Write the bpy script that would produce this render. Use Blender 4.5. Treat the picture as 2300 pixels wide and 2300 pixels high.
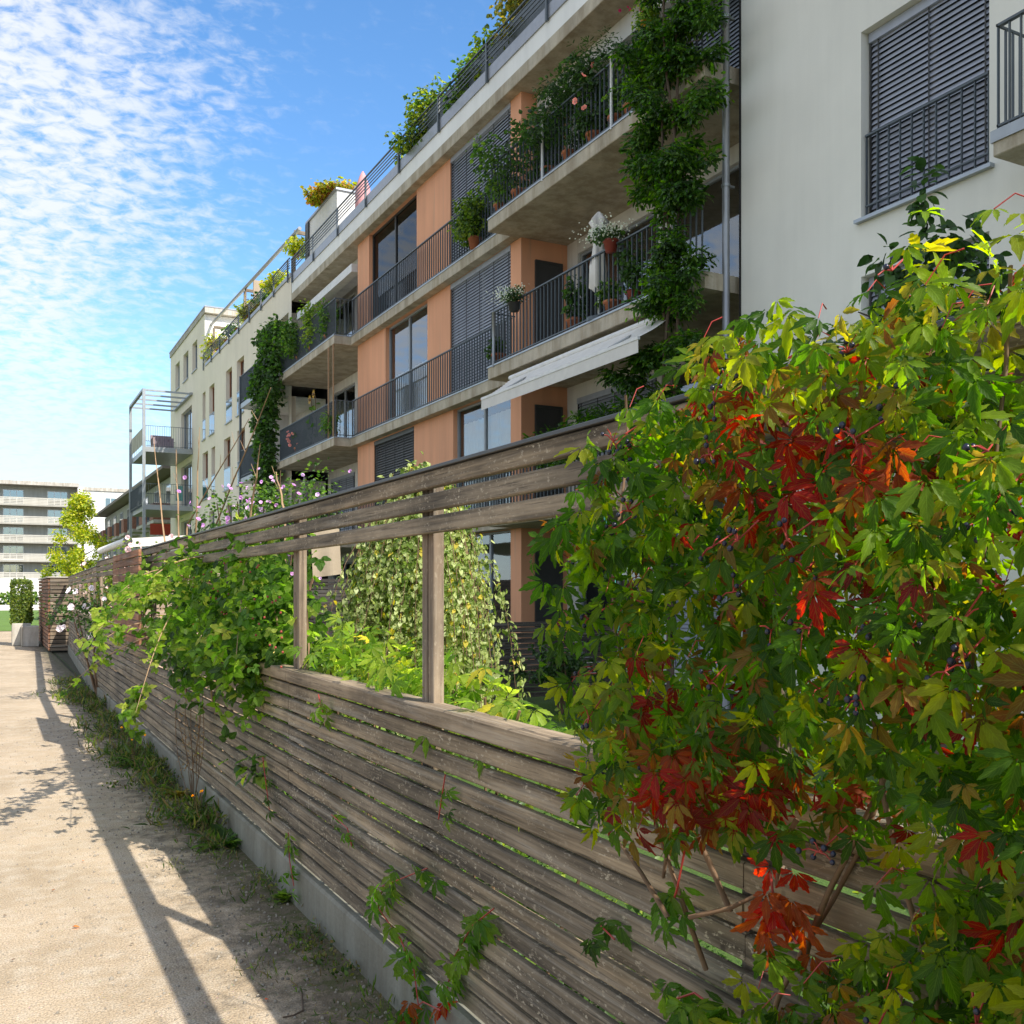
import bpy, math, random
import numpy as np
from math import radians as R, sin, cos, pi
random.seed(7); rng = np.random.default_rng(11)
S = bpy.context.scene
for o in list(bpy.data.objects): bpy.data.objects.remove(o)
COL = S.collection

# ------------------------------------------------------------------ camera
TH = R(27.68); FPX = 2230.0; H = 1.6; HZ = 1328.0
cd = bpy.data.cameras.new("camera"); cam = bpy.data.objects.new("camera", cd); COL.objects.link(cam)
cam.location = (0, 0, H); cam.rotation_euler = (R(90), 0, -TH)
cd.sensor_width = 36; cd.lens = FPX/2300*36; cd.shift_y = (HZ-1150)/2300
cd.clip_start = 0.05; cd.clip_end = 3000
S.camera = cam
# ------------------------------------------------------------------ world
SUN_TO = np.array([0.36, -0.98, 1.0]); SUN_TO /= np.linalg.norm(SUN_TO)
EL = math.asin(SUN_TO[2]); AZ = math.atan2(SUN_TO[0], SUN_TO[1])
W = bpy.data.worlds.new("World"); S.world = W; W.use_nodes = True
nt = W.node_tree; nt.nodes.clear()
def N(t, **k):
    n = nt.nodes.new(t)
    for a, b in k.items(): setattr(n, a, b)
    return n
def L(a, b): nt.links.new(a, b)
def mth(op, a, b=None, c=None, clamp=False):
    n = nt.nodes.new('ShaderNodeMath'); n.operation = op; n.use_clamp = clamp
    for i, x in enumerate((a, b, c)):
        if x is None: continue
        if isinstance(x, (int, float)): n.inputs[i].default_value = x
        else: nt.links.new(x, n.inputs[i])
    return n.outputs[0]
def mrange(x, a, b, c=0, d=1, smooth=True):
    n = nt.nodes.new('ShaderNodeMapRange'); n.clamp = True
    if smooth: n.interpolation_type = 'SMOOTHSTEP'
    nt.links.new(x, n.inputs[0])
    for i, v in zip((1, 2, 3, 4), (a, b, c, d)): n.inputs[i].default_value = v
    return n.outputs[0]
sky = N('ShaderNodeTexSky', sky_type='NISHITA', sun_disc=False, sun_elevation=EL, sun_rotation=AZ)
sky.air_density = 1.0; sky.dust_density = 0.4; sky.ozone_density = 2.0
tc = N('ShaderNodeTexCoord'); sp = N('ShaderNodeSeparateXYZ'); L(tc.outputs['Generated'], sp.inputs[0])
zz = mth('ADD', mth('MAXIMUM', sp.outputs[2], 0.0), 0.30)
cx = mth('DIVIDE', sp.outputs[0], zz); cy = mth('DIVIDE', sp.outputs[1], zz)
cb = N('ShaderNodeCombineXYZ'); L(cx, cb.inputs[0]); L(cy, cb.inputs[1])
mp = N('ShaderNodeMapping'); mp.inputs['Rotation'].default_value = (0, 0, R(32)); mp.inputs['Scale'].default_value = (1.2, 1.7, 1)
L(cb.outputs[0], mp.inputs[0])
n1 = N('ShaderNodeTexNoise'); n1.inputs['Scale'].default_value = 27; n1.inputs['Detail'].default_value = 5; n1.inputs['Roughness'].default_value = .60; n1.inputs['Distortion'].default_value = .35
n2 = N('ShaderNodeTexNoise'); n2.inputs['Scale'].default_value = 1.6; n2.inputs['Detail'].default_value = 3
L(mp.outputs[0], n1.inputs[0]); L(cb.outputs[0], n2.inputs[0])
az = mth('DIVIDE', sp.outputs[0], mth('MAXIMUM', sp.outputs[1], .05))
elv = mth('DIVIDE', sp.outputs[2], mth('MAXIMUM', sp.outputs[1], .05))
wob = mth('MULTIPLY', mth('SUBTRACT', n2.outputs[0], .5), .5)
region = mrange(mth('ADD', az, wob), .02, .30, 1, 0)
lowc = mrange(elv, .25, .06, 0, .12)
dens = mth('ADD', mth('MULTIPLY', region, .27), mth('MULTIPLY', mth('SUBTRACT', n2.outputs[0], .5), .25))
thr = mth('ADD', mth('ADD', n1.outputs[0], dens), mth('MULTIPLY', lowc, .15))
cov = mrange(thr, .50, .88)
wisp = mrange(n2.outputs[0], .55, .8, 0, .12)
cov = mth('MULTIPLY', mth('MULTIPLY', cov, mrange(elv, .08, .30, .55, 1)), mth('MULTIPLY_ADD', region, .8, .12))
cov = mth('MINIMUM', mth('ADD', cov, wisp), .92)
hz = mrange(elv, .30, .0, 0, .6)
hsv = N('ShaderNodeHueSaturation'); hsv.inputs['Saturation'].default_value = 1.22; hsv.inputs['Value'].default_value = 1.22
L(sky.outputs[0], hsv.inputs['Color'])
m0 = N('ShaderNodeMixRGB'); m0.inputs[2].default_value = (2.9, 4.5, 5.5, 1); L(hz, m0.inputs[0]); L(hsv.outputs[0], m0.inputs[1])
m1 = N('ShaderNodeMixRGB'); m1.inputs[2].default_value = (4.5, 4.65, 4.85, 1); L(cov, m1.inputs[0]); L(m0.outputs[0], m1.inputs[1])
bg = N('ShaderNodeBackground'); bg.inputs[1].default_value = 0.135
L(m1.outputs[0], bg.inputs[0]); wo = N('ShaderNodeOutputWorld'); L(bg.outputs[0], wo.inputs[0])
# ------------------------------------------------------------------ sun, exposure
sd = bpy.data.lights.new("sun", 'SUN'); sd.energy = 4.6; sd.angle = R(.53); sd.color = (1, .93, .82)
so = bpy.data.objects.new("sun", sd); COL.objects.link(so)
from mathutils import Vector
so.rotation_euler = Vector(SUN_TO.tolist()).to_track_quat('Z', 'Y').to_euler(); so.location = (5, -10, 20)
S.view_settings.view_transform = 'Standard'; S.view_settings.look = 'None'
S.view_settings.exposure = 0.70; S.view_settings.gamma = 1
S.render.engine = 'CYCLES'; S.render.resolution_x = S.render.resolution_y = 1024
S.cycles.max_bounces = 8; S.cycles.transparent_max_bounces = 12

# ------------------------------------------------------------------ geometry of the place
def Yu(u, X):
    d = (u-1150)/FPX
    return X*(cos(TH)-sin(TH)*d)/(sin(TH)+cos(TH)*d)
def Zu(u, v, X):
    d = (u-1150)/FPX; t = X/(sin(TH)+cos(TH)*d)
    return H+(HZ-v)/FPX*t
def at(u, v, X): return (X, Yu(u, X), Zu(u, v, X))

# ------------------------------------------------------------------ materials
MATS = {}
def newmat(name):
    m = bpy.data.materials.new(name); m.use_nodes = True; MATS[name] = m
    t = m.node_tree; t.nodes.clear(); return m, t
class NT:
    def __init__(s, name):
        s.m, s.t = newmat(name); s.out = s.t.nodes.new('ShaderNodeOutputMaterial')
        s.b = s.t.nodes.new('ShaderNodeBsdfPrincipled'); s.t.links.new(s.b.outputs[0], s.out.inputs[0])
        s.tc = s.t.nodes.new('ShaderNodeTexCoord')
    def n(s, t, **k):
        n = s.t.nodes.new(t)
        for a, b in k.items(): setattr(n, a, b)
        return n
    def l(s, a, b): s.t.links.new(a, b)
    def noise(s, scale, detail=4, rough=.55, vec=(1, 1, 1), dist=0, coord='Object'):
        mp = s.n('ShaderNodeMapping'); mp.inputs['Scale'].default_value = vec; s.l(s.tc.outputs[coord], mp.inputs[0])
        n = s.n('ShaderNodeTexNoise'); n.inputs['Scale'].default_value = scale; n.inputs['Detail'].default_value = detail
        n.inputs['Roughness'].default_value = rough; n.inputs['Distortion'].default_value = dist; s.l(mp.outputs[0], n.inputs[0]); return n.outputs[0]
    def ramp(s, x, stops):
        r = s.n('ShaderNodeValToRGB'); e = r.color_ramp.elements
        while len(e) < len(stops): e.new(.5)
        for i, (p, c) in enumerate(stops):
            e[i].position = p; e[i].color = (*c, 1) if len(c) == 3 else c
        s.l(x, r.inputs[0]); return r.outputs[0]
    def mix(s, f, a, b, mode='MIX'):
        m = s.n('ShaderNodeMixRGB', blend_type=mode)
        for i, x in enumerate((f, a, b)):
            if isinstance(x, (int, float)): m.inputs[i].default_value = x
            elif isinstance(x, tuple): m.inputs[i].default_value = (*x, 1)
            else: s.l(x, m.inputs[i])
        return m.outputs[0]
    def bump(s, x, st=.3, dist=.01):
        b = s.n('ShaderNodeBump'); b.inputs['Strength'].default_value = st; b.inputs['Distance'].default_value = dist
        s.l(x, b.inputs['Height']); s.l(b.outputs[0], s.b.inputs['Normal'])
    def col(s, x):
        if isinstance(x, tuple): s.b.inputs['Base Color'].default_value = (*x, 1)
        else: s.l(x, s.b.inputs['Base Color'])
    def rough(s, v): s.b.inputs['Roughness'].default_value = v
def g3(a): return (a, a, a)
def stucco(name, c, var=.14, streak=.32, bump=.35):
    m = NT(name); big = m.noise(.55, 4); fine = m.noise(60, 3); st = m.noise(1.0, 5, .6, (3, 3, .25))
    c1 = m.mix(1, c, m.ramp(big, [(.3, g3(1-var)), (.7, g3(1))]), 'MULTIPLY')
    c2 = m.mix(streak, c1, m.ramp(st, [(.35, g3(.55)), (.6, g3(1))]), 'MULTIPLY')
    m.col(c2); m.rough(.9); m.bump(fine, bump, .004); return m.m
stucco('white_stucco', (.83, .815, .735), .12, .12); stucco('cream_stucco', (.86, .775, .63), .12, .10); stucco('orange_stucco', (.80, .39, .22), .12, .22)
stucco('bright_stucco', (.78, .76, .72)); stucco('soffit', (.36, .33, .26), .2, .1)
stucco('band_white', (.86, .86, .83), .1, .15); stucco('far_wall', (.40, .385, .33)); stucco('far_band', (.50, .475, .41), .1, .25)
def concrete(name, c):
    m = NT(name); a = m.noise(2.2, 6, .65); s = m.noise(1.2, 6, .7, (2.5, 2.5, .35)); f = m.noise(45, 4)
    x = m.mix(1, c, m.ramp(a, [(.3, g3(.72)), (.65, g3(1))]), 'MULTIPLY')
    x = m.mix(.55, x, m.ramp(s, [(.40, (.50, .43, .33)), (.58, g3(1))]), 'MULTIPLY')
    x = m.mix(.2, x, m.ramp(f, [(.35, g3(.6)), (.6, g3(1))]), 'MULTIPLY')
    m.col(x); m.rough(.88); m.bump(f, .4, .006)
    return m.m
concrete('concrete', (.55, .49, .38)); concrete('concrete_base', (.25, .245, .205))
def drips(name):
    m = MATS[name]; t = m.node_tree
    b = [n for n in t.nodes if n.type == 'BSDF_PRINCIPLED'][0]; src = b.inputs['Base Color'].links[0].from_socket
    tc_ = t.nodes.new('ShaderNodeTexCoord'); mp_ = t.nodes.new('ShaderNodeMapping'); mp_.inputs['Scale'].default_value = (4, 4, .18); t.links.new(tc_.outputs['Object'], mp_.inputs[0])
    n_ = t.nodes.new('ShaderNodeTexNoise'); n_.inputs['Scale'].default_value = 2.2; n_.inputs['Detail'].default_value = 3; t.links.new(mp_.outputs[0], n_.inputs[0])
    rr = t.nodes.new('ShaderNodeValToRGB'); rr.color_ramp.elements[0].position = .60; rr.color_ramp.elements[0].color = (0, 0, 0, 1); rr.color_ramp.elements[1].position = .78; rr.color_ramp.elements[1].color = (.35, .35, .35, 1); t.links.new(n_.outputs[0], rr.inputs[0])
    mx_ = t.nodes.new('ShaderNodeMixRGB'); t.links.new(rr.outputs[0], mx_.inputs[0]); t.links.new(src, mx_.inputs[1]); mx_.inputs[2].default_value = (.30, .27, .21, 1); t.links.new(mx_.outputs[0], b.inputs['Base Color'])
drips('orange_stucco'); drips('bright_stucco')
concrete('concrete_pale', (.55, .52, .46))
def flat(name, c, rough=.5, metal=0, var=.15, bump=0):
    m = NT(name); a = m.noise(6, 4)
    m.col(m.mix(1, c, m.ramp(a, [(.3, g3(1-var)), (.7, g3(1))]), 'MULTIPLY')); m.rough(rough); m.b.inputs['Metallic'].default_value = metal
    if bump: m.bump(m.noise(30, 3), bump, .005)
    return m.m
flat('rail_metal', (.085, .105, .12), .45, .1); flat('galvanised', (.36, .38, .39), .4, .6); flat('drip_metal', (.42, .46, .50), .4, .4)
flat('blind_metal', (.40, .43, .50), .45, .1); flat('blind_dark', (.08, .08, .078), .5, .1); flat('frame_grey', (.30, .33, .36), .45); flat('frame_dark', (.05, .05, .05), .5)
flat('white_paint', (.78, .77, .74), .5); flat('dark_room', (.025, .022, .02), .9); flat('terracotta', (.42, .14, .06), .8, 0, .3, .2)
flat('fabric_white', (.74, .71, .66), .9, 0, .12, .3); flat('fabric_beige', (.36, .29, .21), .95, 0, .15, .4); flat('fabric_purple', (.30, .24, .27), .9)
flat('pipe', (.33, .34, .36), .35, .5); flat('brick_panel', (.30, .13, .085), .85, 0, .4); flat('roof_tile', (.22, .18, .15), .8)
flat('stem_brown', (.20, .12, .065), .8, 0, .4); flat('stem_red', (.36, .035, .025), .5); flat('berry', (.010, .012, .035), .28); flat('cane_tan', (.42, .27, .15), .75, 0, .3)
flat('bark', (.13, .09, .06), .9, 0, .4, .5); flat('joint', (.02, .02, .02), .9); flat('pink', (.62, .30, .30), .7); flat('cord_teal', (.05, .28, .24), .5)
flat('stone', (.36, .32, .26), .85, 0, .5); flat('yellow_flower', (.80, .45, .02), .6); flat('white_flower', (.75, .68, .66), .7, 0, .2); flat('violet_flower', (.52, .27, .52), .7, 0, .3)
flat('pot_red', (.30, .05, .03), .5); flat('turquoise', (.16, .40, .36), .8); flat('red_blind', (.42, .05, .02), .7); flat('orange_petal', (.75, .30, .03), .6)
flat('brown_wood', (.30, .12, .06), .75, 0, .3, .3); flat('blue_box', (.03, .06, .25), .5)
# glass
def glass(name, tint, dark, ior=1.65, add=.12):
    m = NT(name); m.col(dark); m.rough(.05)
    tr = m.n('ShaderNodeBsdfTransparent'); tr.inputs[0].default_value = (*tint, 1)
    gl = m.n('ShaderNodeBsdfGlossy'); gl.inputs['Roughness'].default_value = .03; gl.inputs[0].default_value = (.9, .95, 1, 1)
    fr = m.n('ShaderNodeFresnel'); fr.inputs[0].default_value = ior
    wv = m.noise(1.4, 2); b = m.n('ShaderNodeBump'); b.inputs['Strength'].default_value = .05; b.inputs['Distance'].default_value = .02
    m.l(wv, b.inputs['Height']); m.l(b.outputs[0], gl.inputs['Normal'])
    ad = m.n('ShaderNodeMath', operation='ADD'); m.l(fr.outputs[0], ad.inputs[0]); ad.inputs[1].default_value = add
    mx = m.n('ShaderNodeMixShader'); m.l(ad.outputs[0], mx.inputs[0]); m.l(tr.outputs[0], mx.inputs[1]); m.l(gl.outputs[0], mx.inputs[2])
    m.l(mx.outputs[0], m.out.inputs[0]); return m.m
glass('window_glass', (.75, .8, .8), (.02, .03, .04)); glass('dark_glass', (.25, .25, .25), (.01, .01, .01), 1.25, .02); glass('blue_glass', (.30, .45, .52), (.05, .1, .12))
# wood: axis = grain direction
def wood(name, axis, c1, c2, speck=.5, warm=None):
    m = NT(name)
    v = [38, 38, 38]; v[axis] = 1.3; gr = m.noise(1.0, 6, .62, tuple(v), .25)
    v2 = [120, 120, 120]; v2[axis] = 3; fg = m.noise(1.0, 3, .6, tuple(v2))
    big = m.noise(1.7, 5, .6)
    c = m.mix(m.ramp(gr, [(.34, g3(0)), (.66, g3(1))]), c1, c2)
    geo = m.n('ShaderNodeNewGeometry')
    c = m.mix(1, c, m.ramp(geo.outputs['Random Per Island'], [(0, g3(.66)), (.5, (.95, .95, .95)), (1, (1.18, 1.12, 1.02))]), 'MULTIPLY')
    c = m.mix(.8, c, m.ramp(big, [(.34, g3(.42)), (.60, g3(1.12))]), 'MULTIPLY')
    v4 = [16, 16, 16]; v4[axis] = .55; wg = m.noise(1.0, 5, .7, tuple(v4), .6)
    c = m.mix(m.ramp(wg, [(.54, g3(0)), (.70, g3(.6))]), c, (.36, .335, .29))
    c = m.mix(m.ramp(fg, [(.30, g3(.75)), (.40, g3(0))]), c, (.03, .024, .018))
    v3 = [1, 1, 1]; v3[axis] = .45; sp_ = m.noise(85, 4, .7, tuple(v3)); pt = m.noise(5, 3)
    k = m.n('ShaderNodeMath', operation='MULTIPLY'); m.l(m.ramp(sp_, [(.565, g3(0)), (.63, g3(1))]), k.inputs[0]); m.l(m.ramp(pt, [(.40, g3(0)), (.62, g3(speck))]), k.inputs[1])
    c = m.mix(k.outputs[0], c, (.46, .40, .30))
    # nail stains and small knots
    vo = m.n('ShaderNodeTexVoronoi'); vo.inputs['Scale'].default_value = 5.5; m.l(m.tc.outputs['Object'], vo.inputs[0])
    c = m.mix(m.ramp(vo.outputs['Distance'], [(.035, g3(.75)), (.07, g3(0))]), c, (.035, .025, .018))
    if warm: c = m.mix(m.ramp(m.noise(2.5, 4), [(.5, g3(0)), (.75, g3(.7))]), c, warm)
    m.col(c); m.rough(.88); hh = m.mix(.5, gr, fg); m.bump(hh, .65, .006); return m.m
wood('wood_y', 1, (.085, .067, .047), (.33, .265, .185), .95)
wood('wood_z', 2, (.11, .08, .055), (.33, .255, .18), .4, (.24, .17, .11))
wood('wood_x', 0, (.10, .075, .05), (.32, .25, .18), .3)
wood('wood_cap', 1, (.13, .095, .06), (.40, .31, .21), .3)
wood('wood_mossy', 1, (.10, .085, .045), (.27, .23, .13), .4)
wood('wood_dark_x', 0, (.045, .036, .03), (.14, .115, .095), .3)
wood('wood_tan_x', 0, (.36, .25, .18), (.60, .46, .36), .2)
wood('wood_brown_y', 1, (.16, .07, .035), (.34, .16, .085), .1)
# ground
def path_mat():
    m = NT('gravel_path'); a = m.noise(.9, 5, .6); b = m.noise(7, 5, .65); f = m.noise(120, 3, .7); 
    c = m.mix(m.ramp(a, [(.35, g3(0)), (.65, g3(1))]), (.345, .265, .172), (.49, .385, .265))
    c = m.mix(m.ramp(b, [(.45, g3(0)), (.72, g3(.6))]), c, (.54, .47, .37))
    c = m.mix(.75, c, m.ramp(f, [(.34, g3(.30)), (.5, g3(1)), (.68, g3(1.5))]), 'MULTIPLY')
    vo = m.n('ShaderNodeTexVoronoi'); vo.inputs['Scale'].default_value = 95; m.l(m.tc.outputs['Object'], vo.inputs[0])
    c = m.mix(m.ramp(vo.outputs['Distance'], [(.12, g3(.5)), (.2, g3(0))]), c, (.72, .68, .60))
    v2 = m.n('ShaderNodeTexVoronoi'); v2.inputs['Scale'].default_value = 38; m.l(m.tc.outputs['Object'], v2.inputs[0])
    c = m.mix(m.ramp(v2.outputs['Distance'], [(.07, g3(.8)), (.1, g3(0))]), c, v2.outputs['Color'], 'SOFT_LIGHT')
    # dirt and moss towards the fence foot
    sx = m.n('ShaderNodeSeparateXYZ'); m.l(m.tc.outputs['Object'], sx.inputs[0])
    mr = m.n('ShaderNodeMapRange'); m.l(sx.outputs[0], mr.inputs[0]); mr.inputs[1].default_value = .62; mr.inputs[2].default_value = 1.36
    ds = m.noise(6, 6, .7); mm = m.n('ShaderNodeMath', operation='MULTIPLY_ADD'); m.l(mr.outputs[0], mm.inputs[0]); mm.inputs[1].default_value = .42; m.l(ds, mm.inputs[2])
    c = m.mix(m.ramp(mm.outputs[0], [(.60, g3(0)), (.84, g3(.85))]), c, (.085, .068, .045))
    ms = m.noise(11, 6, .75); m3 = m.n('ShaderNodeMath', operation='MULTIPLY_ADD'); m.l(mr.outputs[0], m3.inputs[0]); m3.inputs[1].default_value = .28; m.l(ms, m3.inputs[2])
    c = m.mix(m.ramp(m3.outputs[0], [(.72, g3(0)), (.82, g3(.8))]), c, (.06, .07, .012))
    m.col(c); m.rough(.95); m.bump(m.mix(.5, f, vo.outputs['Distance']), .9, .008)
path_mat()
def grass_mat(name, c1, c2):
    m = NT(name); a = m.noise(.8, 5); f = m.noise(60, 5, .7)
    c = m.mix(m.ramp(f, [(.3, g3(0)), (.7, g3(1))]), c1, c2); c = m.mix(.5, c, m.ramp(a, [(.3, g3(.6)), (.7, g3(1.1))]), 'MULTIPLY')
    m.col(c); m.rough(.9); m.bump(f, .8, .02)
grass_mat('lawn', (.03, .07, .01), (.10, .19, .02)); grass_mat('earth', (.03, .03, .015), (.09, .08, .045)); grass_mat('far_lawn', (.09, .17, .02), (.15, .26, .04))
# leaves: colour from the leaf's own attribute, veins from its own uv
def leaf_mat(name, trans=.4, rough=.42, veins=True, spec=.4):
    m = NT(name); at_ = m.n('ShaderNodeAttribute', attribute_name='Col'); c = at_.outputs['Color']
    if veins:
        uv = m.n('ShaderNodeSeparateXYZ'); m.l(m.tc.outputs['UV'], uv.inputs[0])
        ab = m.n('ShaderNodeMath', operation='ABSOLUTE'); m.l(uv.outputs[0], ab.inputs[0])
        k = m.n('ShaderNodeMath', operation='MULTIPLY_ADD'); m.l(ab.outputs[0], k.inputs[0]); k.inputs[1].default_value = -.28; m.l(uv.outputs[1], k.inputs[2])
        k2 = m.n('ShaderNodeMath', operation='MULTIPLY'); m.l(k.outputs[0], k2.inputs[0]); k2.inputs[1].default_value = 8
        fr = m.n('ShaderNodeMath', operation='PINGPONG'); m.l(k2.outputs[0], fr.inputs[0]); fr.inputs[1].default_value = .5
        vein = m.ramp(fr.outputs[0], [(.03, g3(1)), (.10, g3(0))])
        mid = m.ramp(ab.outputs[0], [(.05, g3(1)), (.12, g3(0))])
        mx = m.mix(1, vein, mid, 'LIGHTEN'); c0 = c
        c = m.mix(.22, c, m.mix(mx, g3(0.0), (.16, .22, .05)), 'ADD')
        blot = m.noise(55, 4); c = m.mix(.45, c, m.ramp(blot, [(.35, g3(.6)), (.6, g3(1.05))]), 'MULTIPLY')
        m.bump(mx, .25, .002)
    m.col(c); m.rough(rough); m.b.inputs['Specular IOR Level'].default_value = spec
    tr = m.n('ShaderNodeBsdfTranslucent'); g = m.n('ShaderNodeHueSaturation'); g.inputs['Saturation'].default_value = 1.1; g.inputs['Value'].default_value = 3.9; m.l(c, g.inputs['Color']); m.l(g.outputs[0], tr.inputs[0])
    mx2 = m.n('ShaderNodeMixShader'); mx2.inputs[0].default_value = trans; m.l(m.b.outputs[0], mx2.inputs[1]); m.l(tr.outputs[0], mx2.inputs[2]); m.l(mx2.outputs[0], m.out.inputs[0])
leaf_mat('vine_leaf', .56, .45, True, .22); leaf_mat('leaf', .35, .45, False); leaf_mat('petal', .3, .7, False, .2)

# ------------------------------------------------------------------ object helpers
def tag(o, label=None, cat=None, group=None, kind=None):
    if label: o['label'] = label
    if cat: o['category'] = cat
    if group: o['group'] = group
    if kind: o['kind'] = kind
    return o
def thing(name, loc, label, cat, group=None, rz=0):
    o = bpy.data.objects.new(name, None); o.location = loc; o.rotation_euler = (0, 0, rz); o.empty_display_size = .2
    COL.objects.link(o); return tag(o, label, cat, group)
WORLD = {}
def wloc(o):
    v = Vector((0, 0, 0)); rz = 0
    while o is not None: v += o.location; o = o.parent
    return v
class MB:
    """collects faces in world coordinates (or local if built with local=True)"""
    def __init__(s): s.v = []; s.f = []; s.sm = False
    def quad(s, a, b, c, d):
        n = len(s.v); s.v += [a, b, c, d]; s.f.append((n, n+1, n+2, n+3))
    def box(s, x0, x1, y0, y1, z0, z1):
        n = len(s.v)
        s.v += [(x0, y0, z0), (x1, y0, z0), (x1, y1, z0), (x0, y1, z0), (x0, y0, z1), (x1, y0, z1), (x1, y1, z1), (x0, y1, z1)]
        s.f += [(n, n+3, n+2, n+1), (n+4, n+5, n+6, n+7), (n, n+1, n+5, n+4), (n+1, n+2, n+6, n+5), (n+2, n+3, n+7, n+6), (n+3, n, n+4, n+7)]
    def board(s, x0, x1, y0, y1, z0, z1, axis=1, seg=8, wob=.002, bev=.003):
        """plank along an axis with slightly uneven bevelled edges"""
        a0, a1 = ((x0, x1), (y0, y1), (z0, z1))[axis]
        oth = [i for i in range(3) if i != axis]; lo = [(x0, y0, z0)[i] for i in oth]; hi = [(x1, y1, z1)[i] for i in oth]
        base = len(s.v); ns = max(1, int(seg))
        j1, j2 = random.uniform(-wob, wob), random.uniform(-wob, wob); k1, k2 = random.uniform(0, 6), random.uniform(0, 6)
        for i in range(ns+1):
            t = i/ns; a = a0+(a1-a0)*t; o1 = j1*sin(k1+t*4); o2 = j2*sin(k2+t*5)+random.uniform(-wob, wob)*.35
            ring = [(lo[0]+bev, lo[1]), (hi[0]-bev, lo[1]), (hi[0], lo[1]+bev), (hi[0], hi[1]-bev), (hi[0]-bev, hi[1]), (lo[0]+bev, hi[1]), (lo[0], hi[1]-bev), (lo[0], lo[1]+bev)]
            for p, q in ring:
                c = [0, 0, 0]; c[axis] = a; c[oth[0]] = p+o1; c[oth[1]] = q+o2; s.v.append(tuple(c))
        for i in range(ns):
            for k in range(8):
                a = base+i*8+k; b = base+i*8+(k+1) % 8; s.f.append((a, b, b+8, a+8))
        s.f.append(tuple(base+k for k in range(7, -1, -1))); s.f.append(tuple(base+ns*8+k for k in range(8)))
    def cyl(s, p0, p1, r0, r1=None, n=8, cap=True): s.tube([p0, p1], [r0, r0 if r1 is None else r1], n, cap)
    def tube(s, pts, rad, n=6, cap=True):
        pts = [Vector(p) for p in pts]; base = len(s.v); m = len(pts)
        if not hasattr(rad, '__len__'): rad = [rad]*m
        for i, p in enumerate(pts):
            d = (pts[min(i+1, m-1)]-pts[max(i-1, 0)]).normalized()
            a = d.cross(Vector((0, 0, 1)));
            if a.length < .05: a = d.cross(Vector((1, 0, 0)))
            a.normalize(); b = d.cross(a)
            for k in range(n):
                an = 2*pi*k/n; q = p+(a*cos(an)+b*sin(an))*rad[i]; s.v.append(tuple(q))
        for i in range(m-1):
            for k in range(n):
                x = base+i*n+k; y = base+i*n+(k+1) % n; s.f.append((x, y, y+n, x+n))
        if cap:
            s.f.append(tuple(base+k for k in range(n))); s.f.append(tuple(base+(m-1)*n+k for k in range(n-1, -1, -1)))
    def lathe(s, c, prof, n=16):
        base = len(s.v); m = len(prof)
        for r, z in prof:
            for k in range(n):
                a = 2*pi*k/n; s.v.append((c[0]+r*cos(a), c[1]+r*sin(a), c[2]+z))
        for i in range(m-1):
            for k in range(n):
                x = base+i*n+k; y = base+i*n+(k+1) % n; s.f.append((x, y, y+n, x+n))
        s.f.append(tuple(base+k for k in range(n-1, -1, -1)))
    def blob(s, c, r, n=6):
        prof = [(max(.001, r*sin(pi*i/4)), -r*cos(pi*i/4)) for i in range(5)]; s.lathe(c, prof, n)
    def sheet(s, X, y0, y1, z0, z1, holes, depth=.22, flip=False):
        """wall sheet in the plane x = X with holes and reveals"""
        ys = sorted({y0, y1, *[h[0] for h in holes], *[h[1] for h in holes]}); ys = [y for y in ys if y0 <= y <= y1]
        zs = sorted({z0, z1, *[h[2] for h in holes], *[h[3] for h in holes]}); zs = [z for z in zs if z0 <= z <= z1]
        for i in range(len(ys)-1):
            for j in range(len(zs)-1):
                a, b, c, d = ys[i], ys[i+1], zs[j], zs[j+1]; my, mz = (a+b)/2, (c+d)/2
                if any(h[0] < my < h[1] and h[2] < mz < h[3] for h in holes): continue
                s.quad((X, b, c), (X, a, c), (X, a, d), (X, b, d))
        for a, b, c, d in [h[:4] for h in holes]:
            D = X+depth
            s.quad((X, a, c), (D, a, c), (D, a, d), (X, a, d)); s.quad((D, b, c), (X, b, c), (X, b, d), (D, b, d))
            s.quad((X, b, c), (D, b, c), (D, a, c), (X, a, c)); s.quad((X, a, d), (D, a, d), (D, b, d), (X, b, d))
    def build(s, name, mat, parent=None, smooth=False, local=False, base=None):
        me = bpy.data.meshes.new(name); off = Vector((0, 0, 0))
        if parent is not None and not local: off = wloc(parent)
        if parent is None and base is not None: off = Vector(base)
        me.from_pydata([(x-off[0], y-off[1], z-off[2]) for x, y, z in s.v], [], s.f); me.update()
        if smooth: me.polygons.foreach_set('use_smooth', [True]*len(me.polygons))
        me.materials.append(MATS[mat]); o = bpy.data.objects.new(name, me); COL.objects.link(o)
        if parent is not None: o.parent = parent
        elif base is not None: o.location = off
        return o
def struct(name, mb, mat, base=None): return tag(mb.build(name, mat, None, base=base), kind='structure')

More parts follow.
